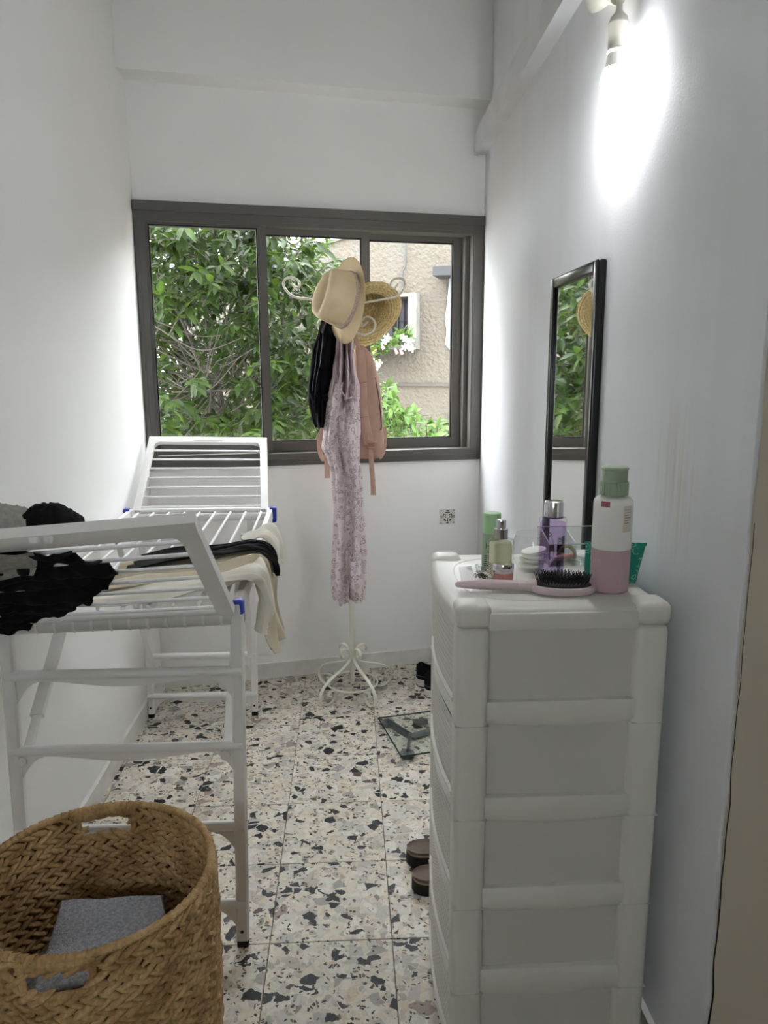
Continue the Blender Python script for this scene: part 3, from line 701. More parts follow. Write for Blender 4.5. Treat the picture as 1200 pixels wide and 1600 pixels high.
# ---------------------------------------------------------------- socket insert on the window wall
so = thing('socket_insert', bw(.664, 0, .707), 'uncovered square wall socket insert below the right window pane', 'socket')
sx0, sx1 = .628, .7; sz0, sz1 = .672, .742; sc_ = (.664, .707)
M_sock = mat('socket_white', 'd5d3cc', .4)
pl = MB(); wbox(pl, sx0, sx1, sz0, sz1, 0, .006); mk('mounting_plate', pl, M_sock, so, angle=20)
def sdisc(r0, r1, a0, a1, d0, d1, n=24, ww=0):
    b = MB(); rings = []
    for k in range(n+1):
        a = lerp(a0, a1, k/n); ca, sa = math.cos(a), math.sin(a)
        rings.append([bw(sc_[0]+r*ca, d, sc_[1]+r*sa) for r, d in ((r0, d0), (r1, d0), (r1, d1), (r0, d1))])
    return b.loft(rings)
for a0, a1 in ((1.05, 2.1), (-.35, .75), (2.4, 3.5), (3.75, 4.35), (5.1, 5.65)): mk('slot', sdisc(.017 if a0 > 3.6 else .0195, .0235, a0, a1, .006, .0066, 10), M_blk, so, angle=0)
for dx, dz in ((-.010, .009), (.010, .009), (-.010, -.001), (.010, -.001), (0, -.010), (0, -.019)):
    b = MB(); wbox(b, sc_[0]+dx-.003, sc_[0]+dx+.003, sc_[1]+dz-.003, sc_[1]+dz+.003, .006, .0068); mk('contact', b, M_blk, so, angle=0)
for dx, dz, a, h in ((0, .029, .007, .0016), (0, -.029, .006, .0022), (-.030, 0, .002, .006), (.030, 0, .0016, .006), (-.029, .029, .002, .002), (.029, .029, .002, .002), (-.029, -.029, .002, .002), (.029, -.029, .002, .002)):
    b = MB(); wbox(b, sc_[0]+dx-a, sc_[0]+dx+a, sc_[1]+dz-h, sc_[1]+dz+h, .006, .0068); mk('plate_hole', b, M_blk, so, angle=0)
# ---------------------------------------------------------------- drying rack
M_rk = mat('white_rack_plastic', 'e4e3e1', .38)
M_rkm = mat('white_enamelled_bar', 'e6e6e6', .3)
M_blue = mat('blue_plastic', '24379c', .35); M_foot = mat('black_rubber_foot', '0c0c0c', .6)
RZ = .855
rack = thing('drying_rack', (-.33, -.9, 0), 'white folding clothes drying rack with both wings raised beside the left wall', 'drying rack')
def rk(s, t, z): return V((lerp(lerp(-.552, -.048, s), lerp(-.608, -.088, s), t), -1.5+1.16*t, z))
RUNG = [.712, .530, .326, .118]
def ladder(y, xl, xr, rungs, zt, w=.028, dpt=.02, lean=0.0, arch=True):
    for x, lab in ((xl, 0), (xr, 1)):
        lg = mk('leg', MB().loft([[V((x+lean*(z/zt)+px, y+py, z)) for px, py in ((-w/2, -dpt*.3), (-w*.35, -dpt/2), (w*.35, -dpt/2), (w/2, -dpt*.3), (w/2, dpt*.3), (w*.35, dpt/2), (-w*.35, dpt/2), (-w/2, dpt*.3))] for z in (.018, zt)]), M_rk, rack, angle=30)
        mk('foot', MB().rbox((x-w*.46, y-dpt*.5, 0), (x+w*.46, y+dpt*.5, .019), .003), M_foot, lg, angle=30)
        sgn = 1 if lab == 0 else -1
        mk('screw', MB().lathe([(.004, 0), (.004, .002)], frame((x, y-dpt/2, .045), (0, -1, 0)), 12), M_foot, lg, angle=30)
    for z in rungs:
        xa, xb = xl+lean*(z/zt)+w*.1, xr+lean*(z/zt)-w*.1
        r = mk('rung', MB().tube([(xa-.012, y-.004, z), (xb+.012, y-.004, z)], .0115, 14), M_rk, rack, angle=40)
        # web below: gussets at the ends, a shallow belly at mid-span
        n = 40; top, bot = [], []
        for k in range(n+1):
            t = k/n; x = lerp(xa, xb, t); e = min(t, 1-t)*(xb-xa)
            g = .075*max(0, 1-(e/.07))**2.2 if e < .07 else 0
            belly = .016*max(0, math.sin(PI*(t-.15)/.7))**1.5 if .15 < t < .85 else 0
            top.append((x, z-.006)); bot.append((x, z-.012-g-belly-.004))
        mk('rung_web', MB().loft([[V((a[0], y-.003, a[1])), V((a[0], y+.003, a[1])), V((b[0], y+.003, b[1])), V((b[0], y-.003, b[1]))] for a, b in zip(top, bot)]), M_rk, r, angle=30)
nl, nr = rk(0, 0, 0), rk(1, 0, 0)
ladder(-1.5, -.572, -.064, RUNG, .845, .030, .022, .018)
ladder(-.255, -.600, -.185, [.262, .093], .845, .026, .02, .012)
# braces
def strut(name, a, b, w=.022, t=.010): return mk(name, MB().tube([a, b], 0, flat=(w, t), up=(1, 0, 0)), M_rk, rack, angle=30)
strut('brace', (-.545, -1.485, .505), (-.560, -1.02, .835)); strut('brace', (-.085, -1.485, .505), (-.105, -1.02, .835))
strut('brace', (-.585, -.265, .255), (-.575, -.62, .835)); strut('brace', (-.195, -.265, .255), (-.150, -.62, .835))
sl = mk('brace_sleeve', MB().tube([(-.548, -1.40, .565), (-.555, -1.17, .728)], 0, flat=(.034, .018), up=(1, 0, 0)), M_rk, rack, angle=30)
for s in (-1, 1): mk('brace_pivot', MB().lathe([(.011, 0), (.011, .012), (.006, .014)], frame((-.545 if s < 0 else -.085, -1.497, .505), (0, -1, 0)), 16), M_rk, rack, angle=40)
# centre section
for s in (0, 1):
    mk('side_rail', MB().tube([rk(s, -.01, RZ-.010), rk(s, 1.01, RZ-.010)], 0, flat=(.020, .046), up=(1, 0, 0)), M_rk, rack, angle=30)
for t in (.0, 1.0):
    a, b = rk(.0, t, RZ-.014-(.014 if t == 0 else 0)), rk(1, t, RZ-.014)
    bm_ = mk('end_beam', MB().tube([lerp(a, b, .02), lerp(a, b, .98)], .020 if t == 0 else .015, 16), M_rk if t else mat('milky_plastic', 'd3d1cd', .35, trans=.15), rack, angle=40)
    if t == 0:
        for k in range(12):
            p = lerp(a, b, .06+.88*k/11); mk('beam_rib', MB().tube([p+V((-.0025, 0, 0)), p+V((.0025, 0, 0))], .0215, 16), M_rk, bm_, angle=40)
for k in range(9):
    s = (k+.6)/9.2
    mk('drying_bar', MB().tube([rk(s, .01, RZ+.004), rk(s, .99, RZ+.004)], .0045, 8), M_rkm, rack, angle=60)
for s, t in ((1.008, .010), (1.02, 1.0), (-.02, 1.0), (-.008, .010)):
    p = rk(s, t, RZ-.004); sg = 1 if s > .5 else -1
    mk('hinge_clip', MB().rbox((p.x-.013, p.y-.016, p.z-.034), (p.x+.013, p.y+.016, p.z+.026), .008, seg=3), M_blue, rack, angle=40, label='blue plastic hinge clip')
    mk('hinge_knuckle', MB().tube([rk(s-.05*sg, t, RZ-.004), rk(s-.01*sg, t, RZ-.004)], .022, 16), M_rk, rack, angle=40)
def wing(name, A, B, Cc, D, topw, sidew, nbars, thick=.018):
    """A,B hinge left/right; C,D outer right/left"""
    A, B, Cc, D = V(A), V(B), V(Cc), V(D)
    wg = mk(name, MB().tube([lerp(D, Cc, -.0), Cc], 0, flat=(thick, topw), up=(B-A).cross(Cc-B).normalized()), M_rk, rack, angle=30)
    nrm = (B-A).cross(Cc-B).normalized()
    for p, q, sg in ((A, D, 1), (B, Cc, -1)):
        e = (B-A).normalized()*sg; o = e*(sidew/2)
        mk('wing_side', MB().tube([p+o, q+o], 0, flat=(thick*1.0, sidew), up=nrm), M_rk, wg, angle=30)
        # rounded inner corner
        ins_ = (p-q).normalized(); cc = q+e*(sidew)+ins_*(topw/2)
        fan = [cc]+[cc+e*(.024*(1-math.sin(PI/2*k/6)))+ins_*(.024*(1-math.cos(PI/2*k/6))) for k in range(7)]
        mk('wing_corner', MB().prism([f-nrm*thick*.45 for f in fan], nrm*thick*.9), M_rk, wg, angle=30)
    for k in range(nbars):
        t = (k+.45)/(nbars+.62); a, b = lerp(A, D, t), lerp(B, Cc, t); e = (b-a).normalized()
        mk('drying_bar', MB().tube([a+e*sidew*.6, b-e*sidew*.6], .0042, 8), M_rkm, wg, angle=60)
    mk('hinge_tube', MB().tube([lerp(A, B, .06)+V((0, 0, .002)), lerp(A, B, .94)+V((0, 0, .002))], .010, 12), M_rk, wg, angle=40)
    return wg
H0, H1 = rk(-.01, -.02, RZ-.010), rk(1.0, -.02, RZ+.006)
WN0, WN1 = aty(-95, 838, -1.83), aty(309, 812, -1.80)
WN0 = V((-.590, -1.835, 1.080)); WN1 = V((-.062, -1.800, 1.112))
wgn = wing('near_wing', H0, H1, WN1, WN0, .046, .036, 7, .026)
for px in (55, 78):
    q = aty(px, 843, -1.832); mk('top_hook', MB().rbox((q.x-.008, q.y-.010, q.z-.006), (q.x+.008, q.y+.004, q.z+.006), .003), M_rk, wgn, angle=40)
G0, G1 = rk(.02, 1.01, RZ+.006), rk(.985, 1.01, RZ+.006)
WF1, WF0 = aty(417, 690, .012), aty(233, 688, -.030)
wgf = wing('far_wing', G0, G1, WF1, WF0, .034, .028, 7)
wf = lerp(WF0, WF1, .5); nrm_f = (G1-G0).cross(WF1-G1).normalized()
mk('grip_recess', MB().tube([lerp(WF0, WF1, .38)+nrm_f*.009, lerp(WF0, WF1, .62)+nrm_f*.009], 0, flat=(.004, .014), up=nrm_f), M_rk, wgf, angle=40)
# cable hanging in the corner behind the rack
cb = [bw(-.60, .012, z) for z in (.95, .7, .5)]+[bw(-.575, .015, .25), bw(-.555, .018, .08), bw(-.55, .03, .006)]
cb = [aty(*q) for q in ((232, 972, -.02), (236, 1000, -.02), (245, 1030, 0), (251, 1055, 0), (254, 1074, -.01))]
tag(mk('power_cord', MB().tube(cr(cb, 6), .0035, 6), mat('grey_cord', '77746f', .5), angle=60, origin=cb[0]), 'thin grey cord running down the corner behind the drying rack', 'cord')

# ---------------------------------------------------------------- laundry on the rack
def fabric(name, col, col2=None, sc=6, rough=.9, weave=900, wb=.25):
    return mat(name, col, rough, spec=.2, var=(sc, col2) if col2 else 0, bump=(weave, wb, .001))
M_black = fabric('black_jersey', '0d0d0f', '141416', wb=.15); M_greyj = fabric('heather_grey_jersey', 'a3a19c', '8d8b87', 120)
M_cream_f = fabric('cream_cotton', 'ece8dd', 'e3ddcf'); M_sand = fabric('sand_linen', 'd3c8b2', 'c8bca3')
def sheet(fn, nu, nv, thick=.003):
    """cloth: a surface with a second skin so that it has real thickness"""
    P = [[V(fn(i/nu, j/nv)) for j in range(nv+1)] for i in range(nu+1)]; b = MB()
    Nn = [[None]*(nv+1) for _ in range(nu+1)]
    for i in range(nu+1):
        for j in range(nv+1):
            du_ = P[min(i+1, nu)][j]-P[max(i-1, 0)][j]; dv_ = P[i][min(j+1, nv)]-P[i][max(j-1, 0)]
            n = du_.cross(dv_); Nn[i][j] = n.normalized() if n.length > 1e-9 else V((0, 0, 1))
    b.v = [P[i][j] for i in range(nu+1) for j in range(nv+1)]+[P[i][j]-Nn[i][j]*thick for i in range(nu+1) for j in range(nv+1)]
    W = nv+1; O = (nu+1)*W
    for i in range(nu):
        for j in range(nv):
            a = i*W+j; b.f.append((a, a+W, a+W+1, a+1)); b.f.append((O+a, O+a+1, O+a+W+1, O+a+W))
    for i in range(nu):
        for j in (0, nv): a = i*W+j; b.f.append((a, a+W, O+a+W, O+a))
    for j in range(nv):
        for i in (0, nu): a = i*W+j; b.f.append((a, a+1, O+a+1, O+a))
    return b
def pathsheet(path, w0, w1, side, folds, amp, seed, nu=44, nv=30, edge=None, thick=.003, wt=None):
    """cloth following a path (list of points), spread along 'side'; folds run along the path"""
    P = cr(path, 10); side = V(side)
    def fn(u, v):
        k = u*(len(P)-1); i = min(int(k), len(P)-2); p = lerp(P[i], P[i+1], k-i)
        t = (P[i+1]-P[i]).normalized(); n = t.cross(side).normalized()
        w_ = lerp(w0, w1, u) if wt is None else interp(wt, u)[0]; e = edge(u, v) if edge else 0
        s = (v-.5)*w_+.010*nz((u*3, v*5, seed))
        h = amp*(math.sin(v*folds*PI*2+3*nz((u*2, seed, v*2)))*(.35+.65*u)+1.2*nz((u*4.0, v*6.0, seed+5)))
        return p+side*s+n*h+t*(e+.012*nz((v*4, seed+9, u)))
    return sheet(fn, nu, nv, thick)
# near wing: bars run along x; cloth lies on the far (upper) side and bulges between bars
wn_up = (H0-WN0).cross(H1-H0).normalized()
if wn_up.y < 0: wn_up = -wn_up
def wpt(x, s, d): 
    a = lerp(H0, WN0, s); b = lerp(H1, WN1, s); t = (x-a.x)/(b.x-a.x); return lerp(a, b, t)+wn_up*d
def bar_sag(s, amt):
    k = s*7.62-.45; f = k-math.floor(k); return amt*math.sin(PI*f)
def wing_cloth(x0f, x1f, s0, s1, seed, base, sag, lump):
    def fn(u, v):
        s = lerp(s0, s1, u); x = lerp(x0f(u), x1f(u), v)
        s2 = s+.05*nz((x*9, seed, 3))
        d = base-bar_sag(min(max(s2, 0), 1), sag*(.45+.9*abs(nz((x*8, math.floor(s2*7.62-.45)*2.3, seed)))))+lump*nz((x*14, s*9, seed+4))+lump*.5*nz((x*40, s*18, seed+8))
        return wpt(x, s2, d)
    return sheet(fn, 70, 60, .004)
xe = lambda px, s: atx  # unused
def xr_black(u):
    s = lerp(-.06, .93, u); tab = [(-.06, -.50), (.07, -.455), (.2, -.366), (.33, -.32), (.45, -.281), (.55, -.248), (.66, -.232), (.74, -.262), (.85, -.292), (1.0, -.33)]
    return interp(tab, s)[0]+.012*nz((s*14, 1, 2))
o = mk('black_shirt', wing_cloth(lambda u: -.585, xr_black, -.06, .93, 11, -.004, .012, .020), M_black, angle=70, origin=wpt(-.45, .4, .01))
tag(o, 'crumpled black garment on the near wing of the drying rack', 'clothing')
# hump of black cloth folded above the top bar, and the grey top at the far left
xpx = lambda px: aty(px, 818, WN0.y+.045).x
def hump(x0, x1, zc, seed, hgt, yoff, dpt=.05):
    def fn(u, v):
        x = lerp(x0, x1, u); e = math.sin(PI*min(1, max(0, u)))**.5
        a = lerp(-.15*PI, 1.15*PI, v); r1 = dpt*(.6+.4*e); h = hgt*e*(1+.22*nz((u*4, v*2, seed)))
        return (x, WN0.y+yoff+r1*math.cos(a)+.008*nz((u*9, v*5, seed+2)), zc+h*max(-.6, math.sin(a))+.004*nz((u*20, v*12, seed)))
    return sheet(fn, 40, 30, .004)
o = mk('black_trousers', hump(xpx(18), xpx(114), 1.108, 21, .034, .072, .04), M_black, angle=70, origin=(-.42, WN0.y+.045, 1.12))
tag(o, 'black garment bunched up behind the top bar of the near wing', 'clothing')
o = mk('grey_sweatshirt', hump(xpx(-60), xpx(54), 1.106, 33, .040, .060, .035).grid(lambda u, v: wpt(lerp(-.60, xpx(58)-.035*v*v, u), lerp(.97, .70+.07*abs(u-.75), v), -.020+.008*nz((u*5, v*5, 3))), 20, 16), M_greyj, angle=70, origin=(-.53, WN0.y+.04, 1.12))
tag(o, 'heather grey jersey hanging over the left end of the near wing', 'clothing')
# centre section: cream trousers over the right rail, hanging
R1 = lambda y, dx, z: V((rk(1, (y+1.5)/1.16, 0).x+dx, y, z))
def fan_edge(u, v): return 0
pth = [V((-.40, -1.27, .872)), V((-.28, -1.24, .876)), V((-.16, -1.20, .880)), V((-.075, -1.15, .893)), V((-.030, -1.12, .887)), V((-.012, -1.12, .845)), V((-.012, -1.12, .77)), V((-.004, -1.12, .69)), V((.006, -1.12, .640))]
o = mk('cream_trousers', pathsheet(pth, .26, .10, (0, 1, 0), 2.6, .018, 41, 60, 40, wt=[(0, .26), (.4, .24), (.6, .12), (.72, .10), (1, .20)]), M_sand, angle=70, origin=(-.05, -1.12, .88))
tag(o, 'sand coloured trousers draped over the right rail of the rack', 'clothing')
pth = [V((-.47, -1.36, .872)), V((-.33, -1.35, .877)), V((-.20, -1.34, .879)), V((-.10, -1.32, .890)), V((-.045, -1.30, .897)), V((-.015, -1.29, .878)), V((-.006, -1.28, .835)), V((-.008, -1.28, .775)), V((-.014, -1.28, .735))]
o = mk('white_shirt', pathsheet(pth, .17, .13, (0, 1, 0), 2.2, .015, 52, 60, 36, wt=[(0, .28), (.45, .24), (.65, .13), (1, .11)]), M_cream_f, angle=70, origin=(-.05, -1.29, .88))
tag(o, 'cream cotton garment hanging over the near end of the right rail', 'clothing')
pth = [V((-.11, -.98, .885)), V((-.07, -.965, .905)), V((-.03, -.96, .912)), V((-.005, -.96, .87)), V((-.006, -.96, .80))]
o = mk('white_blouse', pathsheet(pth, .22, .14, (0, 1, 0), 1.3, .011, 63, 40, 30), M_cream_f, angle=70, origin=(-.03, -.96, .9))
tag(o, 'white top peaking over the rail behind the black leggings', 'clothing')
pth = [V((-.36, -1.18, .885)), V((-.24, -1.16, .900)), V((-.13, -1.14, .908)), V((-.06, -1.13, .916)), V((-.020, -1.13, .908)), V((.004, -1.13, .872)), V((.008, -1.13, .835))]
o = mk('black_leggings', pathsheet(pth, .15, .055, (0, 1, 0), 1.2, .007, 74, 50, 26), M_black, angle=70, origin=(-.05, -1.13, .9))
tag(o, 'narrow black garment lying across the middle bars of the rack', 'clothing')

# ---------------------------------------------------------------- woven laundry basket
BZt = .50; BC = V((-.262, -1.884, 0)); BR = .208
M_weave = NT('water_hyacinth'); t = M_weave
oi = t.n('ShaderNodeObjectInfo'); n1 = t.noise(18, 4, t.n('ShaderNodeNewGeometry').outputs['Position']); n2 = t.noise(160, 3, t.n('ShaderNodeNewGeometry').outputs['Position'])
f = t.math('ADD', t.math('MULTIPLY', n1, .7), t.math('MULTIPLY', n2, .45))
t.l(t.ramp(f, [(.32, srgb('7f6039')), (.55, srgb('b08d5c')), (.8, srgb('d4b685'))]).outputs[0], t.b.inputs['Base Color']); t.b.inputs['Roughness'].default_value = .6
t.bump(n2, .4, .002); M_weave = t.m
M_gapshade = mat('gap_shade_brown', '5c4529', .8)  # added backing, coloured dark so the gaps between strands look shaded
bk = thing('laundry_basket', BC, 'round woven water hyacinth laundry basket in the lower left corner', 'basket')
def bpt(a, z, d=0): 
    r = BR*(.955+.045*(z/BZt)+.02*math.sin(PI*z/BZt))+d; return V((BC.x+r*math.cos(a), BC.y+r*math.sin(a), z))
hb = atz(165, 1288, .465); hf = atz(93, 1522, .455)
AZH = [math.atan2(hb.y-BC.y, hb.x-BC.x), math.atan2(hf.y-BC.y, hf.x-BC.x)]
HW, HZ0, HZ1 = .049, .432, .473
def in_hole(a, z, mz=0.0, ma_=0.0):
    for h in AZH:
        da = (a-h+PI) % (2*PI)-PI
        if abs(da)*BR < HW+ma_ and HZ0-mz < z < HZ1+mz: return True
    return False
shell = MB(); NA, NZ = 120, 28
for side in (1, -1):
    o0 = len(shell.v)
    for i in range(NA):
        for j in range(NZ+1): shell.v.append(bpt(2*PI*i/NA, .004+(BZt-.006)*j/NZ, .002*side))
    for i in range(NA):
        for j in range(NZ):
            a = 2*PI*(i+.5)/NA; z = .004+(BZt-.006)*(j+.5)/NZ
            if in_hole(a, z, .004, .004): continue
            i2 = (i+1) % NA; q = (o0+i*(NZ+1)+j, o0+i2*(NZ+1)+j, o0+i2*(NZ+1)+j+1, o0+i*(NZ+1)+j+1)
            shell.f.append(q if side > 0 else q[::-1])
shell.loft([[bpt(2*PI*i/NA, z, -.002) for i in range(NA)] for z in (.004, .012)])
mk('shell', shell, M_gapshade, bk, angle=60, recalc=False)
# one plump strand, shared by all
def strand_mesh():
    rings = []
    for k, (x, r) in enumerate(((-1, .05), (-.8, .45), (-.4, .92), (.1, 1.0), (.6, .7), (.9, .3), (1, .04))):
        rings.append([V((x*.0275, r*.0073*math.cos(2*PI*i/8), r*.0098*math.sin(2*PI*i/8))) for i in range(8)])
    return MB().loft(rings)
SM = strand_mesh(); rr = random.Random(5); strands = []
ROWH = .0262; NR = 19
for row in range(NR):
    z = .014+ROWH*row
    npr = 50
    for k in range(npr):
        for half in (0, 1):
            a = 2*PI*(k+.5*half+(row % 2)*.3)/npr+rr.uniform(-.012, .012); zz = z+(ROWH*.24 if half else -ROWH*.24)+rr.uniform(-.001, .001)
            if zz > BZt-.010: continue
            if in_hole(a, zz, .004, .006): continue
            ang = (-.50 if half else .50)+rr.uniform(-.15, .15)
            rad = V((math.cos(a), math.sin(a), 0)); tan = V((-math.sin(a), math.cos(a), 0)); up_ = V((0, 0, 1))
            xd = tan*math.cos(ang)+up_*math.sin(ang); zd = rad; yd = zd.cross(xd)
            M_ = Matrix((xd, yd, zd)).transposed().to_4x4(); sc_k = rr.uniform(.85, 1.12)
            M_ = M_ @ Matrix.Diagonal((sc_k, rr.uniform(.85, 1.1), rr.uniform(.9, 1.15), 1)); 
            P = bpt(a, zz, rr.uniform(-.001, .0015)); M_.translation = P
            x_, y_, d_ = proj(P); facing = abs((CAM-P).normalized().dot(rad))
            inside = (CAM-P).dot(rad) < 0
            vis = -20 < x_ < 1200 and y_ < 1610 and (not inside or zz > .30)
            strands.append(((facing/d_) if vis else 0, M_, P))
strands.sort(key=lambda q: -q[0])
me0 = None; rest = MB()
for k, (sc_k, M_, P) in enumerate(strands):
    if k < 300:
        if me0 is None:
            me0 = mk('strand', SM, M_weave, bk, angle=60, origin=(0, 0, 0)); me0.matrix_local = Matrix.Translation(-BC) @ M_
        else: dup(me0, bk, Matrix.Translation(-BC) @ M_)
    else: rest.add([M_ @ v for v in SM.v], SM.f)
o = mk('woven_strands', rest, M_weave, bk, angle=60); o['kind'] = 'stuff'
# rim: wrapped cord
rim = MB()
for ring in range(1):
    path = [bpt(2*PI*k/120, BZt-.006) for k in range(122)]; rim.tube(path, .0060, 10, cap=False)
o = mk('rim_cord', rim, M_weave, bk, angle=60)
for k in range(90):
    a = 2*PI*k/90+rr.uniform(-.01, .01); P = bpt(a, BZt-.006); tan = V((-math.sin(a), math.cos(a), .25)).normalized(); rad = V((math.cos(a), math.sin(a), 0))
    path = []
    for q in range(9):
        b = 2*PI*q/8; path.append(P+rad*(.0066*math.cos(b))+V((0, 0, 1))*(.0068*math.sin(b))+tan*(.010*(q/8-.5)))
    mk('rim_wrap', MB().tube(path, 0, flat=(.0145, .0022), up=tan), M_weave, o, angle=60)
for h in AZH:
    n = 9
    for k in range(n):
        a = h+(k/(n-1)-.5)*2*(HW+.006)/BR; P = bpt(a, .486); rad = V((math.cos(a), math.sin(a), 0)); tan = V((-math.sin(a), math.cos(a), .2)).normalized()
        path = [P+rad*(.0085*math.cos(2*PI*q/10))+V((0, 0, .0135*math.sin(2*PI*q/10)))+tan*(.009*(q/10-.5)) for q in range(11)]
        mk('handle_wrap', MB().tube(path, 0, flat=(.0150, .0024), up=tan), M_weave, bk, angle=60)
    edge_ = [bpt(h-(HW+.005)/BR, z) for z in (HZ1+.006, lerp(HZ0, HZ1, .5))]+[bpt(h+s*(HW+.003)/BR, HZ0-.003) for s in np.linspace(-1, 1, 11)]+[bpt(h+(HW+.005)/BR, z) for z in (lerp(HZ0, HZ1, .5), HZ1+.006)]
    mk('handle_edge', MB().tube(edge_, .0062, 8), M_weave, bk, angle=60)
# towels in the basket
M_tow = mat('grey_terry', 'e0e2ea', 1.0, spec=.1, var=(190, '9ea4b3'), bump=(420, 1.0, .006), sheen=.3)
M_tow2 = mat('dark_grey_terry', '8e9099', 1.0, spec=.1, var=(260, '6c6f78'), bump=(420, 1.0, .006), sheen=.3)
def towel(name, pts, zt, h, mm, lab, tilt=(0, 0), layers=3):
    c = sum((V(p) for p in pts), V((0, 0)))/len(pts)
    pz = lambda x, y: zt+tilt[0]*(x-c.x)+tilt[1]*(y-c.y)
    t_ = thing(name, (c.x, c.y, zt-h), lab, 'towel')
    for k in range(layers):
        za, zb = -h+h*k/layers+.0008, -h+h*(k+1)/layers-.0008; rings = []
        for zz, s in ((za, .955), (za+.003, .99), (lerp(za, zb, .5), 1.0), (zb-.003, .99), (zb, .955)):
            ring = []
            for i in range(4):
                p0, p1 = V(pts[i]), V(pts[(i+1) % 4])
                for q in range(8):
                    p = lerp(p0, p1, q/8); d = p-c; p = c+d*s*(1-.012*k)*(.985+.02*nz((p.x*30, p.y*30, k))); ring.append(V((p.x, p.y, pz(p.x, p.y)+zz+.004*nz((p.x*18, p.y*18, k*.3)))))
            rings.append(ring)
        mk('folded_layer', MB().loft(rings), mm, t_, angle=60)
ZT = .345
tp = [atz(92, 1418, ZT), atz(262, 1420, ZT), atz(292, 1500, ZT-.02), atz(20, 1560, ZT-.02)]
towel('folded_towel', [(-.362, -1.80), (-.165, -1.785), (-.11, -1.955), (-.33, -2.03)], .372, .05, M_tow, 'large folded grey towel lying on top in the laundry basket', (-.03, .02))
towel('folded_towel', [(-.425, -1.88), (-.30, -1.79), (-.22, -1.99), (-.36, -2.02)], .305, .05, M_tow, 'grey towel folded under the top towel in the basket', (0, .05))
towel('folded_towel', [(-.27, -1.77), (-.13, -1.75), (-.085, -1.90), (-.20, -1.96)], .30, .05, M_tow2, 'darker grey towel at the back right of the basket', (0, .05))
# ---------------------------------------------------------------- coat stand
SX, SY = .214, -.075
M_iron = mat('cream_painted_iron', 'dcdacb', .35)
st = thing('coat_stand', (SX, SY, 0), 'cream wrought iron coat stand with scrolled feet and hooks before the window', 'coat stand')
mk('pole', MB().lathe([(.0125, .150), (.0125, 1.60), (.014, 1.605), (.012, 1.615), (.006, 1.622)], Matrix.Translation((SX, SY, 0)), 20), M_iron, st, angle=40)
leg_prof = [(.040, .178), (.052, .172), (.058, .188), (.047, .204), (.028, .200), (.0165, .178), (.017, .150), (.045, .128), (.095, .108), (.135, .085), (.155, .052), (.148, .020), (.125, .005), (.100, .008), (.085, .028), (.092, .048), (.112, .052), (.118, .038), (.106, .032)]
lp_ = cr([((r if r < .02 else .0165+(r-.0165)*1.30), z*1.06, 0) for r, z in leg_prof], 6)
for az in (-62, -133, 28, 140):
    a = math.radians(az); d = V((math.cos(a), math.sin(a), 0))
    mk('scroll_leg', MB().tube([V((SX, SY, 0))+d*p.x+V((0, 0, p.y)) for p in lp_], 0, flat=(.0150, .0052), up=V((-d.y, d.x, 0))), M_iron, st, angle=40)
mk('leg_ring', MB().tube([V((SX+.108*math.cos(2*PI*k/48), SY+.108*math.sin(2*PI*k/48), .055)) for k in range(50)], .0042, 8, cap=False), M_iron, st, angle=60)
mk('pole_foot', MB().lathe([(.010, .06), (.014, .075), (.009, .09), (.014, .11), (.0125, .152)], Matrix.Translation((SX, SY, 0)), 16), M_iron, st, angle=40)
hook_px = [(576, 502), (568, 508), (565, 502), (573, 495), (582, 498), (587, 507), (583, 517), (570, 523), (557, 518), (551, 507), (551, 494), (554, 484), (561, 475), (573, 472), (600, 467.5), (617, 465), (627, 458), (633, 447), (631, 438), (622, 435), (613, 439), (611, 447), (617, 450), (622, 443)]
hk = []
for q in hook_px:
    P = aty(q[0], q[1], SY-.02); hk.append((P.x-SX, P.z))
hc = cr([(r, z, 0) for r, z in hk], 5)
for az, sc in ((-8, 1.0), (188, 1.12), (90, .95), (-112, .62)):
    a = math.radians(az); d = V((math.cos(a), math.sin(a), 0))
    mk('scroll_hook', MB().tube([V((SX, SY, 0))+d*(p.x*sc)+V((0, 0, p.y-(.0 if az == -8 else .0))) for p in hc], .0046, 8), M_iron, st, angle=60)

# ---------------------------------------------------------------- hats
M_fed = fabric('sand_straw_cloth', 'dfcca8', 'd3bf98', 14, .8, 700, .35)
ax_f = V((-.80, -.50, .22)).normalized(); bc_f = aty(543, 470, -.215)
FM = frame(bc_f, ax_f, (0, 0, 1)) # local x ~ up, z = crown direction
hat = thing('fedora_hat', bc_f, 'beige fedora with a patterned narrow band hanging on the coat stand', 'hat')
def fed(p, a):
    # oval plan: longer along local x (front-back); pinched, teardrop crown
    q = V((p.x*1.12, p.y*.90, p.z)); k = max(0, min(1, (p.z-.05)/.06))
    pinch = math.exp(-((q.y)/.022)**2)
    q.z -= .026*k*pinch*max(0, min(1, .9-(abs(q.x)/.10)**2))
    q.y *= 1-.20*k*max(0, q.x/.09); q.z += .010*k*(-q.x/.09)
    return q
cprof = [(.094, 0), (.0935, .012), (.0915, .04), (.0875, .07), (.083, .095), (.077, .108), (.066, .114), (.050, .116), (.034, .115), (.018, .1145), (.004, .1142)]
crown = MB(); crown.lathe(cprof, FM, 64, cap=True, fn=fed); crown.lathe([(r-.003, z-.003) for r, z in cprof], FM, 64, cap=False, fn=fed)
mk('crown', crown, M_fed, hat, angle=60)
def brimfn(p, a):
    r = math.hypot(p.x, p.y); t = max(0, (r-.094)/.046); fr = -math.cos(a)   # -x (down) is the front, dips; +x curls up
    dz = -.020*t*max(0, fr)-.006*t+.030*t*t*max(0, -fr)+.010*t*t*abs(math.sin(a))
    return V((p.x*1.12, p.y*.90, p.z+dz))
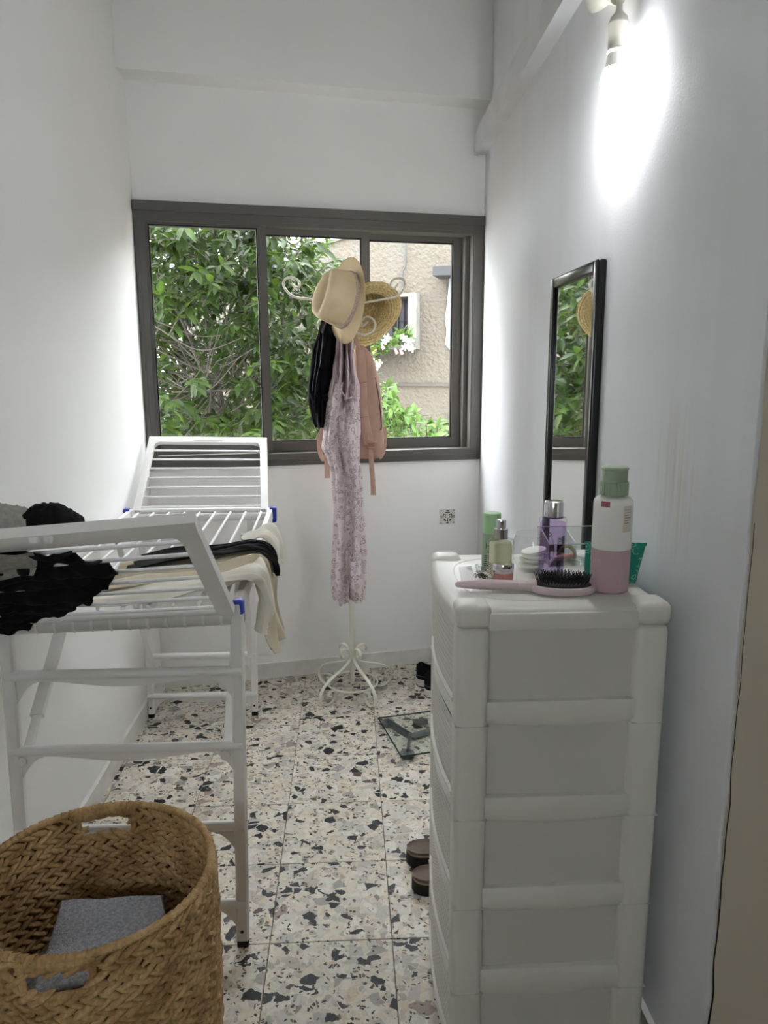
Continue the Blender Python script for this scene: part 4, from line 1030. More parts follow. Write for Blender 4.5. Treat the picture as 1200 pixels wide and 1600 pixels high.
brim = MB().lathe([(.092, .002), (.104, .0015), (.116, .001), (.128, .0005), (.138, 0), (.1395, -.001), (.138, -.002), (.128, -.0018), (.116, -.0015), (.104, -.001), (.092, -.001)], FM, 64, cap=False, fn=brimfn)
mk('brim', brim, M_fed, hat, angle=60)
M_band = NT('woven_hat_band'); t = M_band; co = t.coord()
wv = t.n('ShaderNodeTexChecker', i_Scale=260.0); t.l(co, wv.inputs['Vector']); wv.inputs['Color1'].default_value = (*srgb('cfc3b8'), 1); wv.inputs['Color2'].default_value = (*srgb('6b4f5c'), 1)
t.l(t.mix(t.noise(90, 2), wv.outputs['Color'], srgb('c9b6a4')), t.b.inputs['Base Color']); t.b.inputs['Roughness'].default_value = .85
mk('hat_band', MB().lathe([(.0945, .004), (.0965, .006), (.0962, .018), (.0942, .020)], FM, 64, cap=False, fn=fed), M_band.m, hat, angle=60)
kp = FM @ fed(V((.094*math.cos(-1.15), .094*math.sin(-1.15), .012)), 0)
mk('band_knot', MB().rbox((-.009, -.009, -.003), (.009, .009, .005), .003, frame(kp, (FM.to_3x3() @ V((math.cos(-1.15), math.sin(-1.15), 0))), ax_f)), M_band.m, hat, angle=40)
mk('seam', MB().tube([FM @ fed(V((r*math.cos(-.25), r*math.sin(-.25), z)), 0) for r, z in [(r+.0004, z+.0004) for r, z in cprof[2:]]], .0008, 5), M_fed, hat, angle=60)
# straw sun hat: crown up and away, opening towards the room
M_straw = NT('plaited_straw'); t = M_straw
n = t.noise(130, 3); t.l(t.ramp(n, [(.3, srgb('b09763')), (.5, srgb('cfb981')), (.72, srgb('e4d3a2'))]).outputs[0], t.b.inputs['Base Color']); t.b.inputs['Roughness'].default_value = .65; t.bump(n, .6, .003); M_straw = t.m
ax_s = V((-.34, .76, .50)).normalized(); bc_s = aty(577, 489, .015)
SM_ = frame(bc_s, ax_s, (1, 0, 0))
sh = thing('straw_hat', bc_s, 'round straw sun hat with braided rings hanging behind the fedora', 'hat')
prof = []
for k in range(9): a = k/8*PI/2; prof.append((.004+.080*math.sin(a), .045+.068*math.cos(a)))
prof += [(.086, .025), (.089, .004), (.094, -.004), (.102, -.008), (.112, -.010), (.122, -.010), (.131, -.008), (.138, -.004)]
pp = cr([(r, z, 0) for r, z in prof], 6)
def straw_ring(off):
    out = []; s = 0
    for k, p in enumerate(pp):
        if k: s += (p-pp[k-1]).length
        tdir = (pp[min(k+1, len(pp)-1)]-pp[max(k-1, 0)]).normalized(); nrm = V((-tdir.y, tdir.x, 0))
        rip = .0046*abs(math.sin(s/.0125*PI))
        q = p-nrm*(off+rip); out.append((max(.002, q.x), q.y))
    return out
def wav(p, a):
    r = math.hypot(p.x, p.y); t = max(0, (r-.09)/.045); return V((p.x, p.y, p.z+t*t*(.012*math.sin(2*a+.6)-.006*math.cos(3*a))))
shell_ = [(max(.002, p.x), p.y) for p in pp]
cb_ = mk('crown_and_brim', MB().lathe(shell_, SM_, 72, cap=False, fn=wav), M_straw, sh, angle=70)
acc = 0; nxt = .004
for k in range(1, len(pp)):
    acc += (pp[k]-pp[k-1]).length
    if acc >= nxt:          # one plaited braid ring after another, sewn side by side
        nxt += .0112; rp = []
        for q in range(74):
            a = 2*PI*q/72; rp.append(SM_ @ wav(V((pp[k].x*math.cos(a), pp[k].x*math.sin(a), pp[k].y)), a))
        mk('braid_ring', MB().tube(rp, .0050, 6, cap=False), M_straw, cb_, angle=70)
mk('brim_edge', MB().tube([SM_ @ wav(V((.1385*math.cos(2*PI*k/72), .1385*math.sin(2*PI*k/72), -.005)), 2*PI*k/72) for k in range(74)], .003, 6, cap=False), M_straw, sh, angle=70)

# ---------------------------------------------------------------- clothes on the stand
def hang(tab, Y, fold_n, fold_a, seed, depth=.45, nseg=72, rows=60, yfn=None, twist=0.0, dmin=.02):
    """closed hanging cloth; tab rows: (py, xl, xr) in the photograph at distance Y"""
    rings = []
    p0, p1 = tab[0][0], tab[-1][0]
    for k in range(rows+1):
        py = lerp(p0, p1, k/rows); xl, xr = interp(tab, py); Yk = Y+(yfn(py) if yfn else 0)
        L, R_ = aty(xl, py, Yk), aty(xr, py, Yk); c = (L+R_)/2; a = (R_.x-L.x)/2; b = max(dmin, a*depth); ring = []
        for i in range(nseg):
            th = 2*PI*i/nseg; fl = fold_a*(math.sin(fold_n*th+2.5*nz((math.cos(th)*1.5, math.sin(th)*1.5, py*.010+seed))+twist*py)+1.2*nz((math.cos(th)*3, math.sin(th)*3, py*.02+seed)))
            fx = abs(math.sin(th))   # keep the outline where the photo has it
            ring.append(V((c.x+a*math.cos(th)*(1+fl*.25), c.y+math.sin(th)*(b+fl*.05*(.3+fx)), c.z+.003*math.sin(5*th+seed) if k in (0, rows) else c.z)))
        rings.append(ring)
    return rings
def floral():
    t = NT('pink_floral_jersey'); co = t.coord()
    # rosette print: broken rings round scattered centres
    v = t.n('ShaderNodeTexVoronoi', feature='F1', i_Scale=46.0); t.l(co, v.inputs['Vector'])
    d = v.outputs['Distance']; n = t.noise(240, 3, co)
    s = t.math('SINE', t.math('MULTIPLY', t.math('ADD', d, t.math('MULTIPLY', n, .30)), 24.0))
    m_ = t.math('MULTIPLY', t.math('GREATER_THAN', s, .15), t.math('LESS_THAN', d, .52))
    t.l(t.mix(t.math('MULTIPLY', m_, .72), srgb('e6d8da'), srgb('927a88')), t.b.inputs['Base Color']); t.b.inputs['Roughness'].default_value = .9; t.bump(t.noise(800, 2, co), .2, .001); return t.m
M_flo = floral(); M_lil = fabric('lilac_ribbed_jersey', 'dccacd', 'd0bcc0')
Yd = -.165
dr = thing('floral_dress', aty(543, 930, Yd), 'long pale pink floral dress hanging from the coat stand', 'dress')
tab = [(598, 520, 556), (620, 514, 558), (650, 510, 560), (680, 506, 561), (700, 506, 562), (716, 514, 562), (740, 519, 563), (780, 522, 565), (830, 523.5, 568), (870, 522, 570), (905, 519, 570), (930, 519, 569), (938, 522, 567)]
mk('skirt', MB().loft(hang(tab, Yd, 5, .55, 3, .5, 96, 80), cap=False), M_flo, dr, angle=70, recalc=False)
tabs = [(522, 528, 549), (550, 527, 550), (580, 524, 552.5), (605, 519, 556), (625, 517, 556.5)]
mk('gathered_top', MB().loft(hang(tabs, Yd+.012, 9, .9, 8, .35, 96, 40), cap=False), M_lil, dr, angle=70, recalc=False)
nk = [aty(x, y, Yd-.032+.0) for x, y in ((524, 575), (527, 590), (531, 605), (538, 618), (546, 622), (552, 617), (555, 605), (554.5, 590))]
mk('neckline_binding', MB().tube(cr(nk, 6), 0, flat=(.010, .005), up=(0, -1, .2)), M_lil, dr, angle=60)
mk('hem_fold', MB().loft(hang([(860, 527, 545), (900, 528, 546), (943, 530.5, 545)], Yd-.022, 2, .4, 5, .35, 40, 24, dmin=.010), cap=False), M_flo, dr, angle=70, recalc=False)
M_nvy = fabric('black_fleece', '0e0f13', '15161a', 30, .95, 500, .2)
Yj = -.095
jk = thing('black_jacket', aty(503, 665, Yj), 'black jacket bundled on the left hook of the coat stand', 'jacket')
tab = [(478, 512, 535), (500, 503, 533), (520, 497, 531), (550, 489, 529), (580, 484, 527), (605, 481, 525), (628, 481, 522), (645, 485, 517), (658, 488, 511), (668, 493, 506)]
mk('jacket_body', MB().loft(hang(tab, Yj, 3, .32, 13, .8, 72, 60)), M_nvy, jk, angle=70)
fold = [aty(x, y, Yj-.055) for x, y in ((486, 612), (493, 622), (505, 625), (516, 618))]
mk('sleeve_fold', MB().tube(cr(fold, 6), [.008+.010*math.sin(PI*k/18) for k in range(19)], 12), M_nvy, jk, angle=70)
mk('sleeve', MB().loft(hang([(520, 501, 516), (560, 495, 513), (600, 490, 508), (640, 490, 507), (663, 494, 505)], Yj-.045, 3, .6, 17, .8, 40, 40)), M_nvy, jk, angle=70)

# ---------------------------------------------------------------- backpack
M_bp = fabric('dusty_rose_canvas', 'bfa08f', 'b59584', 20, .8, 1000, .25); M_bps = fabric('dusty_rose_webbing', 'c3a494', 'b79686', 60, .8, 600, .4)
Yb = .005
bpk = thing('backpack', aty(572, 712, Yb), 'dusty rose canvas backpack hanging by its loop from the coat stand', 'backpack')
rings = []
tab = [(540, 556, 566), (546, 553, 575), (556, 550, 582), (575, 548, 588), (600, 546, 593), (630, 545, 597), (660, 545, 599), (685, 545, 600), (700, 545, 599), (712, 546, 596), (716, 549, 592)]
for k in range(41):
    py = lerp(540, 716, k/40); xl, xr = interp(tab, py); L, R_ = aty(xl, py, Yb), aty(xr, py, Yb); c = (L+R_)/2; a = (R_.x-L.x)/2
    e = min(1, (py-536)/40, (722-py)/22); b = .060*max(.2, e)**.6
    ring = []
    for i in range(48):
        th = 2*PI*i/48; ct, s_ = math.cos(th), math.sin(th); n_ = .62
        ring.append(V((c.x+a*math.copysign(abs(ct)**n_, ct), c.y+b*math.copysign(abs(s_)**n_, s_)+.004*nz((ct*2, s_*2, py*.03)), c.z)))
    rings.append(ring)
body = mk('bag_body', MB().loft(rings), M_bp, bpk, angle=70)
zp = [aty(x, y, Yb-.050) for x, y in ((586, 590), (591, 615), (594, 640), (596, 665), (595, 672))]
mk('zip', MB().tube(cr(zp, 6), .0022, 6), mat('dark_zip', '5d463e', .6), body, angle=60)
pz = [aty(x, y, Yb-.052) for x, y in ((594, 670), (588, 676), (582, 681), (584, 688), (592, 680))]
mk('side_cord', MB().tube(cr(pz, 6), .002, 6), M_bps, body, angle=60)
def strap(name, pts, w, Yo, th=.012, par=bpk, m=M_bp):
    P = cr([aty(x, y, Yo+dy) for x, y, dy in pts], 8); return mk(name, MB().tube(P, 0, flat=(w, th), up=(1, .15, 0)), m, par, angle=50)
s1 = strap('shoulder_strap', [(562, 548, 0), (564, 570, -.012), (565.5, 600, -.016), (566, 630, -.016), (569, 655, -.016), (573, 675, -.014), (577, 694, -.012)], .040, Yb-.060, .014)
for yy, xx in ((598, 565.5), (652, 568)): mk('strap_stitch', MB().tube([aty(xx-7, yy+1, Yb-.085), aty(xx+7, yy-1, Yb-.085)], .0010, 5), mat('stitch_thread', '8f6a5c', .8), s1, angle=60)
mk('strap_patch', MB().rbox((-.012, -.004, -.016), (.012, .004, .016), .003, Matrix.Translation(aty(577.5, 683, Yb-.080)) @ Matrix.Rotation(.12, 4, 'Y')), M_bps, s1, angle=40)
bkp = aty(579.5, 697, Yb-.078)
bu = mk('buckle', MB().rbox((-.014, -.004, -.004), (.014, .004, .004), .002, Matrix.Translation(bkp)), mat('rose_plastic', 'a8765f', .45), bpk, angle=40)
for dz in (-.011, .011): mk('buckle_bar', MB().rbox((-.014, -.004, -.003), (.014, .004, .003), .002, Matrix.Translation(bkp+V((0, 0, dz)))), mat('rose_plastic', 'a8765f', .45), bu, angle=40)
strap('webbing_tail', [(579.5, 696, 0), (580, 720, 0), (582.5, 750, .01), (583.5, 773, .012)], .020, Yb-.078, .003, bpk, M_bps)
mk('tail_hem', MB().rbox((-.0115, -.003, -.004), (.0115, .003, .004), .001, Matrix.Translation(aty(583.5, 772, Yb-.068))), M_bps, bpk, angle=40)
strap('webbing_loop', [(583, 690, 0), (592, 683, .02), (599, 668, .045), (600.5, 690, .05), (597, 708, .04), (590, 716, .02), (585, 708, 0)], .022, Yb-.060, .0035, bpk, M_bps)
strap('webbing_loop', [(513, 650, .03), (505, 668, .01), (499.5, 685, 0), (500, 705, 0), (506, 718, .0), (511, 712, .01)], .020, Yb-.05, .0035, bpk, M_bps)
strap('webbing_tail', [(510.5, 703, 0), (511, 725, 0), (511.5, 747, 0)], .022, Yb-.035, .003, bpk, M_bps)
b2 = aty(510, 700, Yb-.040); mk('buckle', MB().rbox((-.015, -.005, -.012), (.015, .005, .012), .003, Matrix.Translation(b2) @ Matrix.Rotation(.3, 4, 'Y')), mat('rose_plastic', 'a8765f', .45), bpk, angle=40)
mk('back_strap', MB().tube(cr([aty(550, 560, Yb+.01), aty(535, 600, Yb+.01), aty(520, 650, Yb), aty(513, 690, Yb-.03), aty(511, 700, Yb-.035)], 8), 0, flat=(.034, .010), up=(1, 0, 0)), M_bp, bpk, angle=50)
mk('carry_loop', MB().tube(cr([aty(564, 546, Yb-.01), aty(558, 532, Yb-.02), aty(553, 520, Yb-.03), aty(552, 522, Yb-.05), aty(556, 534, Yb-.05), aty(562, 546, Yb-.04)], 6), 0, flat=(.012, .003), up=(1, 0, 0)), M_bps, bpk, angle=50)

# ---------------------------------------------------------------- shoes, sandals, glass scale
M_sup = fabric('black_knit', '101013', '18181b', 90, .9, 700, .4); M_sole = mat('white_foam_sole', 'd8d5cf', .55); M_out = mat('black_rubber_sole', '0d0d0d', .7)
def shoe(loc, az, lab):
    """heel towards local -x, toe to +x"""
    o = thing('sneaker', loc, lab, 'shoe', 'black sneakers beyond the drawer unit'); Mx = Matrix.Translation(loc) @ Matrix.Rotation(az, 4, 'Z'); L = .27
    def wdt(t): return .037*((1-(1-min(1, t/.14+.02))**2)**.5)*(1.15 if .55 < t < .8 else 1)*(max(0, 1-((t-.8)/.2)**2)**.5 if t > .8 else 1)
    def sole(z0, z1, g):
        rings = []
        for zz in (z0, lerp(z0, z1, .5), z1):
            b = g*(1.03 if zz == lerp(z0, z1, .5) else 1); L_, R2 = [], []
            for k in range(21):
                t = k/20; L_.append(Mx @ V((t*L, max(.006, wdt(t))*b, zz))); R2.append(Mx @ V((t*L, -max(.006, wdt(t))*b, zz)))
            rings.append(L_+R2[::-1])
        return MB().loft(rings)
    mk('outsole', sole(0, .006, 1.0), M_out, o, angle=50); mk('midsole', sole(.006, .036, 1.06), M_sole, o, angle=50)
    rings = []
    for k in range(25):
        t = k/24; hgt = interp([(0, .062), (.06, .078), (.12, .074), (.25, .056), (.4, .062), (.5, .064), (.7, .046), (.9, .030), (1, .010)], t)[0]; w_ = max(.005, wdt(t))*.98; op = .12 < t < .42
        ring = []
        for i in range(17):
            a = PI*i/16; y = w_*math.cos(a); z = .030+hgt*math.sin(a)**.75
            ring.append(Mx @ V((t*L, y, z if not op or abs(math.cos(a)) > .55 else .045)))
        rings.append(ring)
    mk('upper', MB().loft(rings, closed=False), M_sup, o, angle=60)
    mk('heel_line', MB().tube([Mx @ V((wd_x*L, s*wdt(wd_x)*1.0, .052)) for wd_x, s in ((.2, 1), (.1, 1), (.03, 1.0), (.005, .5), (.0, 0), (.005, -.5), (.03, -1), (.1, -1), (.2, -1))], .0012, 5), mat('grey_piping', '55555a', .6), o, angle=60)
    tongue = MB().grid(lambda u, v: Mx @ V((L*lerp(.44, .34, u), .022*(2*v-1), .085+.022*u+.004*math.cos(PI*(v-.5)))), 6, 6); mk('tongue', tongue, M_sup, o, angle=60)
    return o
s1 = atz(651, 1070); s2 = atz(664, 1085)
shoe(V((s1.x, s1.y+.01, 0)), -.25, 'black sneaker with white sole behind its twin near the baseboard')
shoe(V((s2.x-.002, s2.y, 0)), -.30, 'black sneaker with white sole nearest the camera by the baseboard')
M_suede = mat('brown_suede_footbed', '6f6156', .8, var=(40, '5f5248'), bump=(500, .2)); M_cork = mat('dark_sole', '15130f', .75)
def sandal(loc, az, lab):
    o = thing('sandal', loc, lab, 'sandal', 'black sandals beside the drawer unit'); Mx = Matrix.Translation(loc) @ Matrix.Rotation(az, 4, 'Z'); L = .25
    def wdt(t): 
        b = .036 if t < .5 else .036+.009*math.sin(PI*(t-.5)/.5)
        e = (1-(1-min(1, t/.17))**2)**.5*((1-(max(0, t-.82)/.18)**2)**.5 if t < 1 else 0); return max(.004, b*e)
    def slab(z0, z1, g, dome=0):
        rings = []
        for zz in (z0, lerp(z0, z1, .5), z1):
            gg = g*(1.02 if z0 < zz < z1 else 1); A = [Mx @ V((t/24*L, wdt(t/24)*gg, zz)) for t in range(25)]; Bq = [Mx @ V((t/24*L, -wdt(t/24)*gg, zz)) for t in range(25)]; rings.append(A+Bq[::-1])
        return MB().loft(rings)
    mk('sole', slab(0, .034, 1.0), M_cork, o, angle=50); mk('footbed_rim', slab(.034, .039, 1.02), mat('sole_edge', '8a7868', .7), o, angle=50)
    fb = MB().grid(lambda u, v: Mx @ V((u*L*.985+.002, wdt(max(.01, u*.985))*.95*(2*v-1), .0395+.006*(2*v-1)**4)), 30, 12); mk('footbed', fb, M_suede, o, angle=60)
    for t0, t1 in ((.42, .58), (.66, .84)):
        st_ = MB().grid(lambda u, v: Mx @ V((L*lerp(t0, t1, u), wdt(lerp(t0, t1, u))*1.06*math.cos(PI*v), .030+.050*math.sin(PI*v)**.8)), 6, 16); mk('strap', st_, M_out, o, angle=60)
    hs = MB().grid(lambda u, v: Mx @ V((L*(.30-.26*math.sin(PI*v)), .040*math.cos(PI*v), .045+.018*u)), 3, 16); 
    return o
q1, q2 = atz(637, 1362), atz(645, 1400)
sandal(V((q1.x, q1.y+.045, 0)), .02, 'black sandal with brown footbed, the farther of the pair'); sandal(V((q2.x, q2.y-.000+.03, 0)), .02, 'black sandal with brown footbed, the nearer of the pair')
# glass scale
g = [atz(591, 1121, .024), atz(627, 1181, .024)]; ex = (g[1]-g[0]); ex.z = 0; sl_ = ex.length; ey = V((-ex.y, ex.x, 0)).normalized(); ex = ex.normalized(); O = V((g[0].x, g[0].y, 0)); W_ = .31
sc_o = thing('bathroom_scale', O+ex*sl_/2+ey*W_/2, 'square glass bathroom scale with grey foot bars on the floor', 'scale')
def sp(u, v, z): return O+ex*u+ey*v+V((0, 0, z))
M_sgl = clear('green_tinted_glass', (.95, .975, .96), .8)
mk('glass_plate', MB().prism([sp(0, 0, .018), sp(sl_, 0, .018), sp(sl_, W_, .018), sp(0, W_, .018)], (0, 0, .006)), M_sgl, sc_o, angle=0)
M_edgeg = mat('dark_glass_edge', '1d2a28', .2)
for a, b in (((0, 0), (sl_, 0)), ((sl_, 0), (sl_, W_)), ((0, W_), (sl_, W_)), ((0, 0), (0, W_))): mk('glass_edge', MB().tube([sp(*a, .021), sp(*b, .021)], .0028, 6), M_edgeg, sc_o, angle=60)
M_bar = mat('slate_grey_plastic', '4c5357', .4); M_padd = mat('dark_pad', '2a2d2f', .5)
mids = [(sl_*.52, W_*.26), (sl_*.52, W_*.74)]
for (u0, v0), mid in (((.030, .032), mids[0]), ((sl_-.030, .032), mids[0]), ((.030, W_-.032), mids[1]), ((sl_-.030, W_-.032), mids[1])):
    ft = mk('foot_bar', MB().tube([sp(u0, v0, .0135), sp(lerp(u0, mid[0], .5), lerp(v0, mid[1], .5), .0135), sp(*mid, .0135)], 0, flat=(.034, .008), up=(0, 0, 1)), M_bar, sc_o, angle=40)
    mk('foot_disc', MB().lathe([(.025, .001), (.026, .004), (.026, .0172)], Matrix.Translation(sp(u0, v0, 0)), 28), M_bar, ft, angle=40)
    mk('foot_pad', MB().lathe([(.017, .0173), (.017, .0178)], Matrix.Translation(sp(u0, v0, 0)), 28), M_padd, ft, angle=40)
    mk('foot_shell', MB().lathe([(.021, 0), (.0255, .002), (.0255, .014)], Matrix.Translation(sp(u0, v0, 0)), 24), M_padd, ft, angle=40)
cbv = [mids[0], (sl_*.5, W_*.38), (sl_*.47, W_*.5), (sl_*.5, W_*.62), mids[1]]
mk('cross_bar', MB().tube([sp(u, v, .0135) for u, v in cbv], 0, flat=(.008, .030), up=(0, 0, 1)), M_bar, sc_o, angle=40)
mk('display', MB().box((-.03, -.02, 0), (.03, .02, .004), Matrix.Translation(sp(sl_*.2, W_*.5, .0135))), M_padd, sc_o, angle=0)

# ---------------------------------------------------------------- outside: neighbour building
def stucco():
    t = NT('rough_stucco'); pos = t.n('ShaderNodeNewGeometry').outputs['Position']
    n = t.noise(26, 5, pos); c = t.mix(t.noise(2.2, 4, pos), srgb('504a41'), srgb('47423a'))
    mp = t.n('ShaderNodeMapping'); mp.inputs['Scale'].default_value = (5, 5, .5); t.l(pos, mp.inputs[0]); n2 = t.noise(1.3, 4, mp.outputs[0])
    sep = t.n('ShaderNodeSeparateXYZ'); t.l(pos, sep.inputs[0])
    hi = t.math('MAXIMUM', t.math('MINIMUM', t.math('DIVIDE', t.math('SUBTRACT', sep.outputs[2], 2.25), .5), 1.0), 0.0)
    dirt = t.math('MULTIPLY', t.ramp(n2, [(.42, (0, 0, 0)), (.66, (1, 1, 1))]).outputs[0], t.math('ADD', t.math('MULTIPLY', hi, .55), .12))
    t.l(t.mix(dirt, c, srgb('4b4a47')), t.b.inputs['Base Color']); t.b.inputs['Roughness'].default_value = .95; t.bump(n, 1.0, .03); return t.m
M_stu = stucco(); M_conc = mat('weathered_concrete', '6b6963', .9, var=(7, '4a4845'), bump=(60, .5, .01)); M_dkc = mat('dark_slate_ledge', '2a2b2c', .8, var=(9, '1f2022'))
BP = V((1.0, 5.0, 0)); BD = V((1, -.38, 0)).normalized(); BN = V((-.38, -1, 0)).normalized()
def onb(px, py, off=0):
    d = ray(px, py); t_ = ((BP+BN*off-CAM).dot(BN))/d.dot(BN); return CAM+d*t_
bld = thing('neighbour_house', (1.0, 5.0, -1.5), 'beige stucco house wall outside the window', 'house')
L_ = onb(480, 391); R_ = onb(566, 366)
sl = (R_.z-L_.z)/(R_-L_).dot(BD)
a0 = L_-BD*1.6; zA = L_.z-1.6*sl; b0 = R_+BD*1.0; zB = R_.z+1.0*sl
poly = [V((a0.x, a0.y, -1.5)), V((b0.x, b0.y, -1.5))+BD*4, V((b0.x, b0.y, zB))+BD*4, V((b0.x, b0.y, zB)), V((a0.x, a0.y, zA))]
mk('wall', MB().prism(poly, -BN*.25), M_stu, bld, angle=0)
mk('parapet_cap', MB().prism([V((a0.x, a0.y, zA))+BN*.03, V((b0.x, b0.y, zB))+BN*.03, V((b0.x, b0.y, zB+.012))+BN*.03, V((a0.x, a0.y, zA+.012))+BN*.03], -BN*.31), M_conc, bld, angle=0)
def brect(px0, py0, px1, py1, o0, o1):
    a, b = onb(px0, py1), onb(px1, py0); q = MB(); P = [V((a.x, a.y, a.z)), V((b.x, b.y, a.z)), V((b.x, b.y, b.z)), V((a.x, a.y, b.z))]
    return q.prism([p+BN*o0 for p in P], BN*(o1-o0))
fr = mk('window_surround', brect(643, 461, 656, 545, 0, .14), M_conc, bld, angle=0)
mk('surround_piece', brect(560, 459, 656, 468, 0, .14), M_conc, fr, angle=0); mk('surround_piece', brect(560, 540, 656, 547, 0, .16), M_conc, fr, angle=0); mk('surround_piece', brect(560, 461, 571, 545, 0, .14), M_conc, fr, angle=0)
wd = mk('house_window', brect(571, 468, 643, 540, .004, .012), mat('dark_window_glass', '1d1e22', .15), bld, angle=0)
for px in (590, 605, 622): mk('window_bar', brect(px, 468, px+1.6, 540, .03, .045), mat('bar_iron', '17181a', .6), wd, angle=0)
mk('window_bar', brect(571, 501, 643, 502.5, .03, .045), mat('bar_iron', '17181a', .6), wd, angle=0)
for k, px in enumerate((574, 588, 607, 625, 636)): mk('curtain_fold', brect(px, 470, px+7, 539, .013, .02), mat('lilac_curtain', '2c2a2f', .9), wd, angle=0)
mk('ledge', brect(687, 419, 760, 436, 0, .30), M_dkc, bld, angle=0)
P = [onb(*q, .012) for q in ((702, 434), (745, 434), (745, 556), (712, 556), (704, 548), (696, 538), (698, 515), (695, 500), (698, 480), (700, 460))]
mk('bare_plaster_patch', MB().prism(P, BN*.006), mat('pale_blue_plaster', '6f7377', .85, bump=(30, .3)), bld, angle=0, label='pale patch where the stucco has come away')
mk('cornice_line', brect(440, 599.5, 800, 602.5, 0, .025), mat('dark_joint', '403c37', .9), bld, angle=0)
mk('small_window', brect(707, 640, 745, 690, .0, .03), mat('dark_window_glass', '1d1e22', .15), bld, angle=0)
cw = [onb(*q, .03) for q in ((634, 330), (634.5, 390), (634, 415), (630, 425), (629, 455))]
mk('wall_cable', MB().tube(cr(cw, 6), .008, 6), mat('black_cable', '2a2a2a', .6), bld, angle=60)
# the garden ground
grd = mk('ground', MB().box((-14, .9, -1.6), (14, 20, -1.5)).box((-14, -20, -1.6), (14, HALL_Y-.3, -1.5)), mat('garden_soil', '5b5040', .95), angle=0); tag(grd, 'garden ground outside the window', kind='structure')

# ---------------------------------------------------------------- outside: trees and plants
def leafmat(name, a, b, c):
    t = NT(name); oi = t.n('ShaderNodeObjectInfo'); pos = t.n('ShaderNodeNewGeometry').outputs['Position']
    f = t.math('ADD', t.math('MULTIPLY', t.noise(9, 3, pos), 1.0), 0)
    col = t.ramp(f, [(.3, srgb(a)), (.52, srgb(b)), (.72, srgb(c))]).outputs[0]
    t.l(col, t.b.inputs['Base Color']); t.b.inputs['Roughness'].default_value = .45; t.b.inputs['Specular IOR Level'].default_value = .14
    tl = t.n('ShaderNodeBsdfTranslucent'); t.l(t.mix(.5, col, srgb('66802e')), tl.inputs[0]); mx = t.n('ShaderNodeMixShader'); mx.inputs[0].default_value = .25
    t.l(t.b.outputs[0], mx.inputs[1]); t.l(tl.outputs[0], mx.inputs[2]); t.l(mx.outputs[0], t.out.inputs[0]); return t.m
M_leaf = leafmat('glossy_green_leaf', '0e1607', '17250d', '2c4015'); M_leaf2 = leafmat('fresh_green_leaf', '2f4a20', '47622c', '62783e')
M_bark = mat('grey_brown_bark', '2d2821', .9, bump=(60, .6, .01))
def leaf_mb(L=.085, w=.017):
    b = MB(); rows = 5
    for k in range(rows+1):
        t = k/rows; ww = w*math.sin(PI*min(1, t*.92+.06))**.8 if 0 < k < rows else .0015; x = L*t; z = -.018*t*t
        b.v += [V((x, -ww, z+.005*ww/w)), V((x, 0, z)), V((x, ww, z+.005*ww/w))]
        if k:
            o_ = 3*(k-1); b.f += [(o_, o_+1, o_+4, o_+3), (o_+1, o_+2, o_+5, o_+4)]
    return b
LEAF = leaf_mb()
def foliage(name, root, mm, mats, parts=300):
    """mats: list of (score, matrix)"""
    mats.sort(key=lambda q: -q[0]); first = None; rest = MB()
    for k, (s, M_) in enumerate(mats):
        if k < parts:
            if first is None: first = mk('leaf', LEAF, mm, root, angle=60, origin=(0, 0, 0), recalc=False); first.matrix_local = Matrix.Translation(-org(root)) @ M_
            else: dup(first, root, Matrix.Translation(-org(root)) @ M_)
        else: rest.add([M_ @ v for v in LEAF.v], LEAF.f)
    if rest.v: o = mk(name, rest, mm, root, angle=60, recalc=False); o['kind'] = 'stuff'
def leafM(P, d, rr, sc):
    d = V(d).normalized(); up_ = V((rr.uniform(-.5, .5), rr.uniform(-.8, .1), 1)); z = up_-d*up_.dot(d); z.normalize(); y = z.cross(d)
    M_ = Matrix((d, y, z)).transposed().to_4x4() @ Matrix.Scale(sc, 4); M_.translation = P; return M_
def tree(root, rr, sprays, per, mm, name='foliage', dens=None, sc=(.8, 1.25), thr=.35, parts=300):
    """sprays: list of twig (start, end); leaves alternate along each twig"""
    mats = []
    tw = MB()
    for a, b in sprays:
        mid = lerp(a, b, .5)+V((0, 0, .04)); P = cr([a, mid, b], 4); tw.tube(P, [.004*(1-k/len(P))+.0012 for k in range(len(P))], 4)
        for k in range(per):
            t = (k+.5)/per; q = P[min(int(t*(len(P)-1)), len(P)-2)]; q = lerp(a, b, t)+V((0, 0, .04*4*t*(1-t)))
            dr = (b-a).normalized(); az = k*2.4+rr.uniform(-.4, .4); s = dr.cross(V((0, 0, 1))).normalized()
            d = dr*.55+s*math.cos(az)*.8+V((0, 0, 1))*(math.sin(az)*.5-.30)
            x_, y_, dd = proj(q); vis = 225 < x_ < 725 and 340 < y_ < 695
            mats.append(((1/dd*rr.uniform(.75, 1)) if vis else 0, leafM(q, d, rr, rr.uniform(*sc))))
    foliage(name, root, mm, mats, parts)
    o = mk('twigs', tw, M_bark, root, angle=60); o['kind'] = 'stuff'
rr = random.Random(11)
tr = thing('garden_tree', (-.55, 2.3, -1.5), 'dense dark green leafy tree filling the left and middle panes', 'tree')
base = V((-.55, 2.3, -1.5)); limbs = []
fork = V((-.62, 2.2, .75))
mk('trunk', MB().tube(cr([base, base+V((.04, 0, .9)), V((-.72, 2.25, .2)), fork], 6), [.075-.03*k/18 for k in range(19)], 10), M_bark, tr, angle=60)
ends = [aty(*q) for q in ((240, 420, 2.0), (300, 380, 2.3), (350, 480, 1.8), (390, 380, 2.5), (440, 450, 2.0), (470, 520, 1.9), (430, 600, 1.7), (270, 520, 1.7), (250, 640, 1.6), (500, 620, 2.2), (330, 600, 1.6), (380, 560, 2.2))]
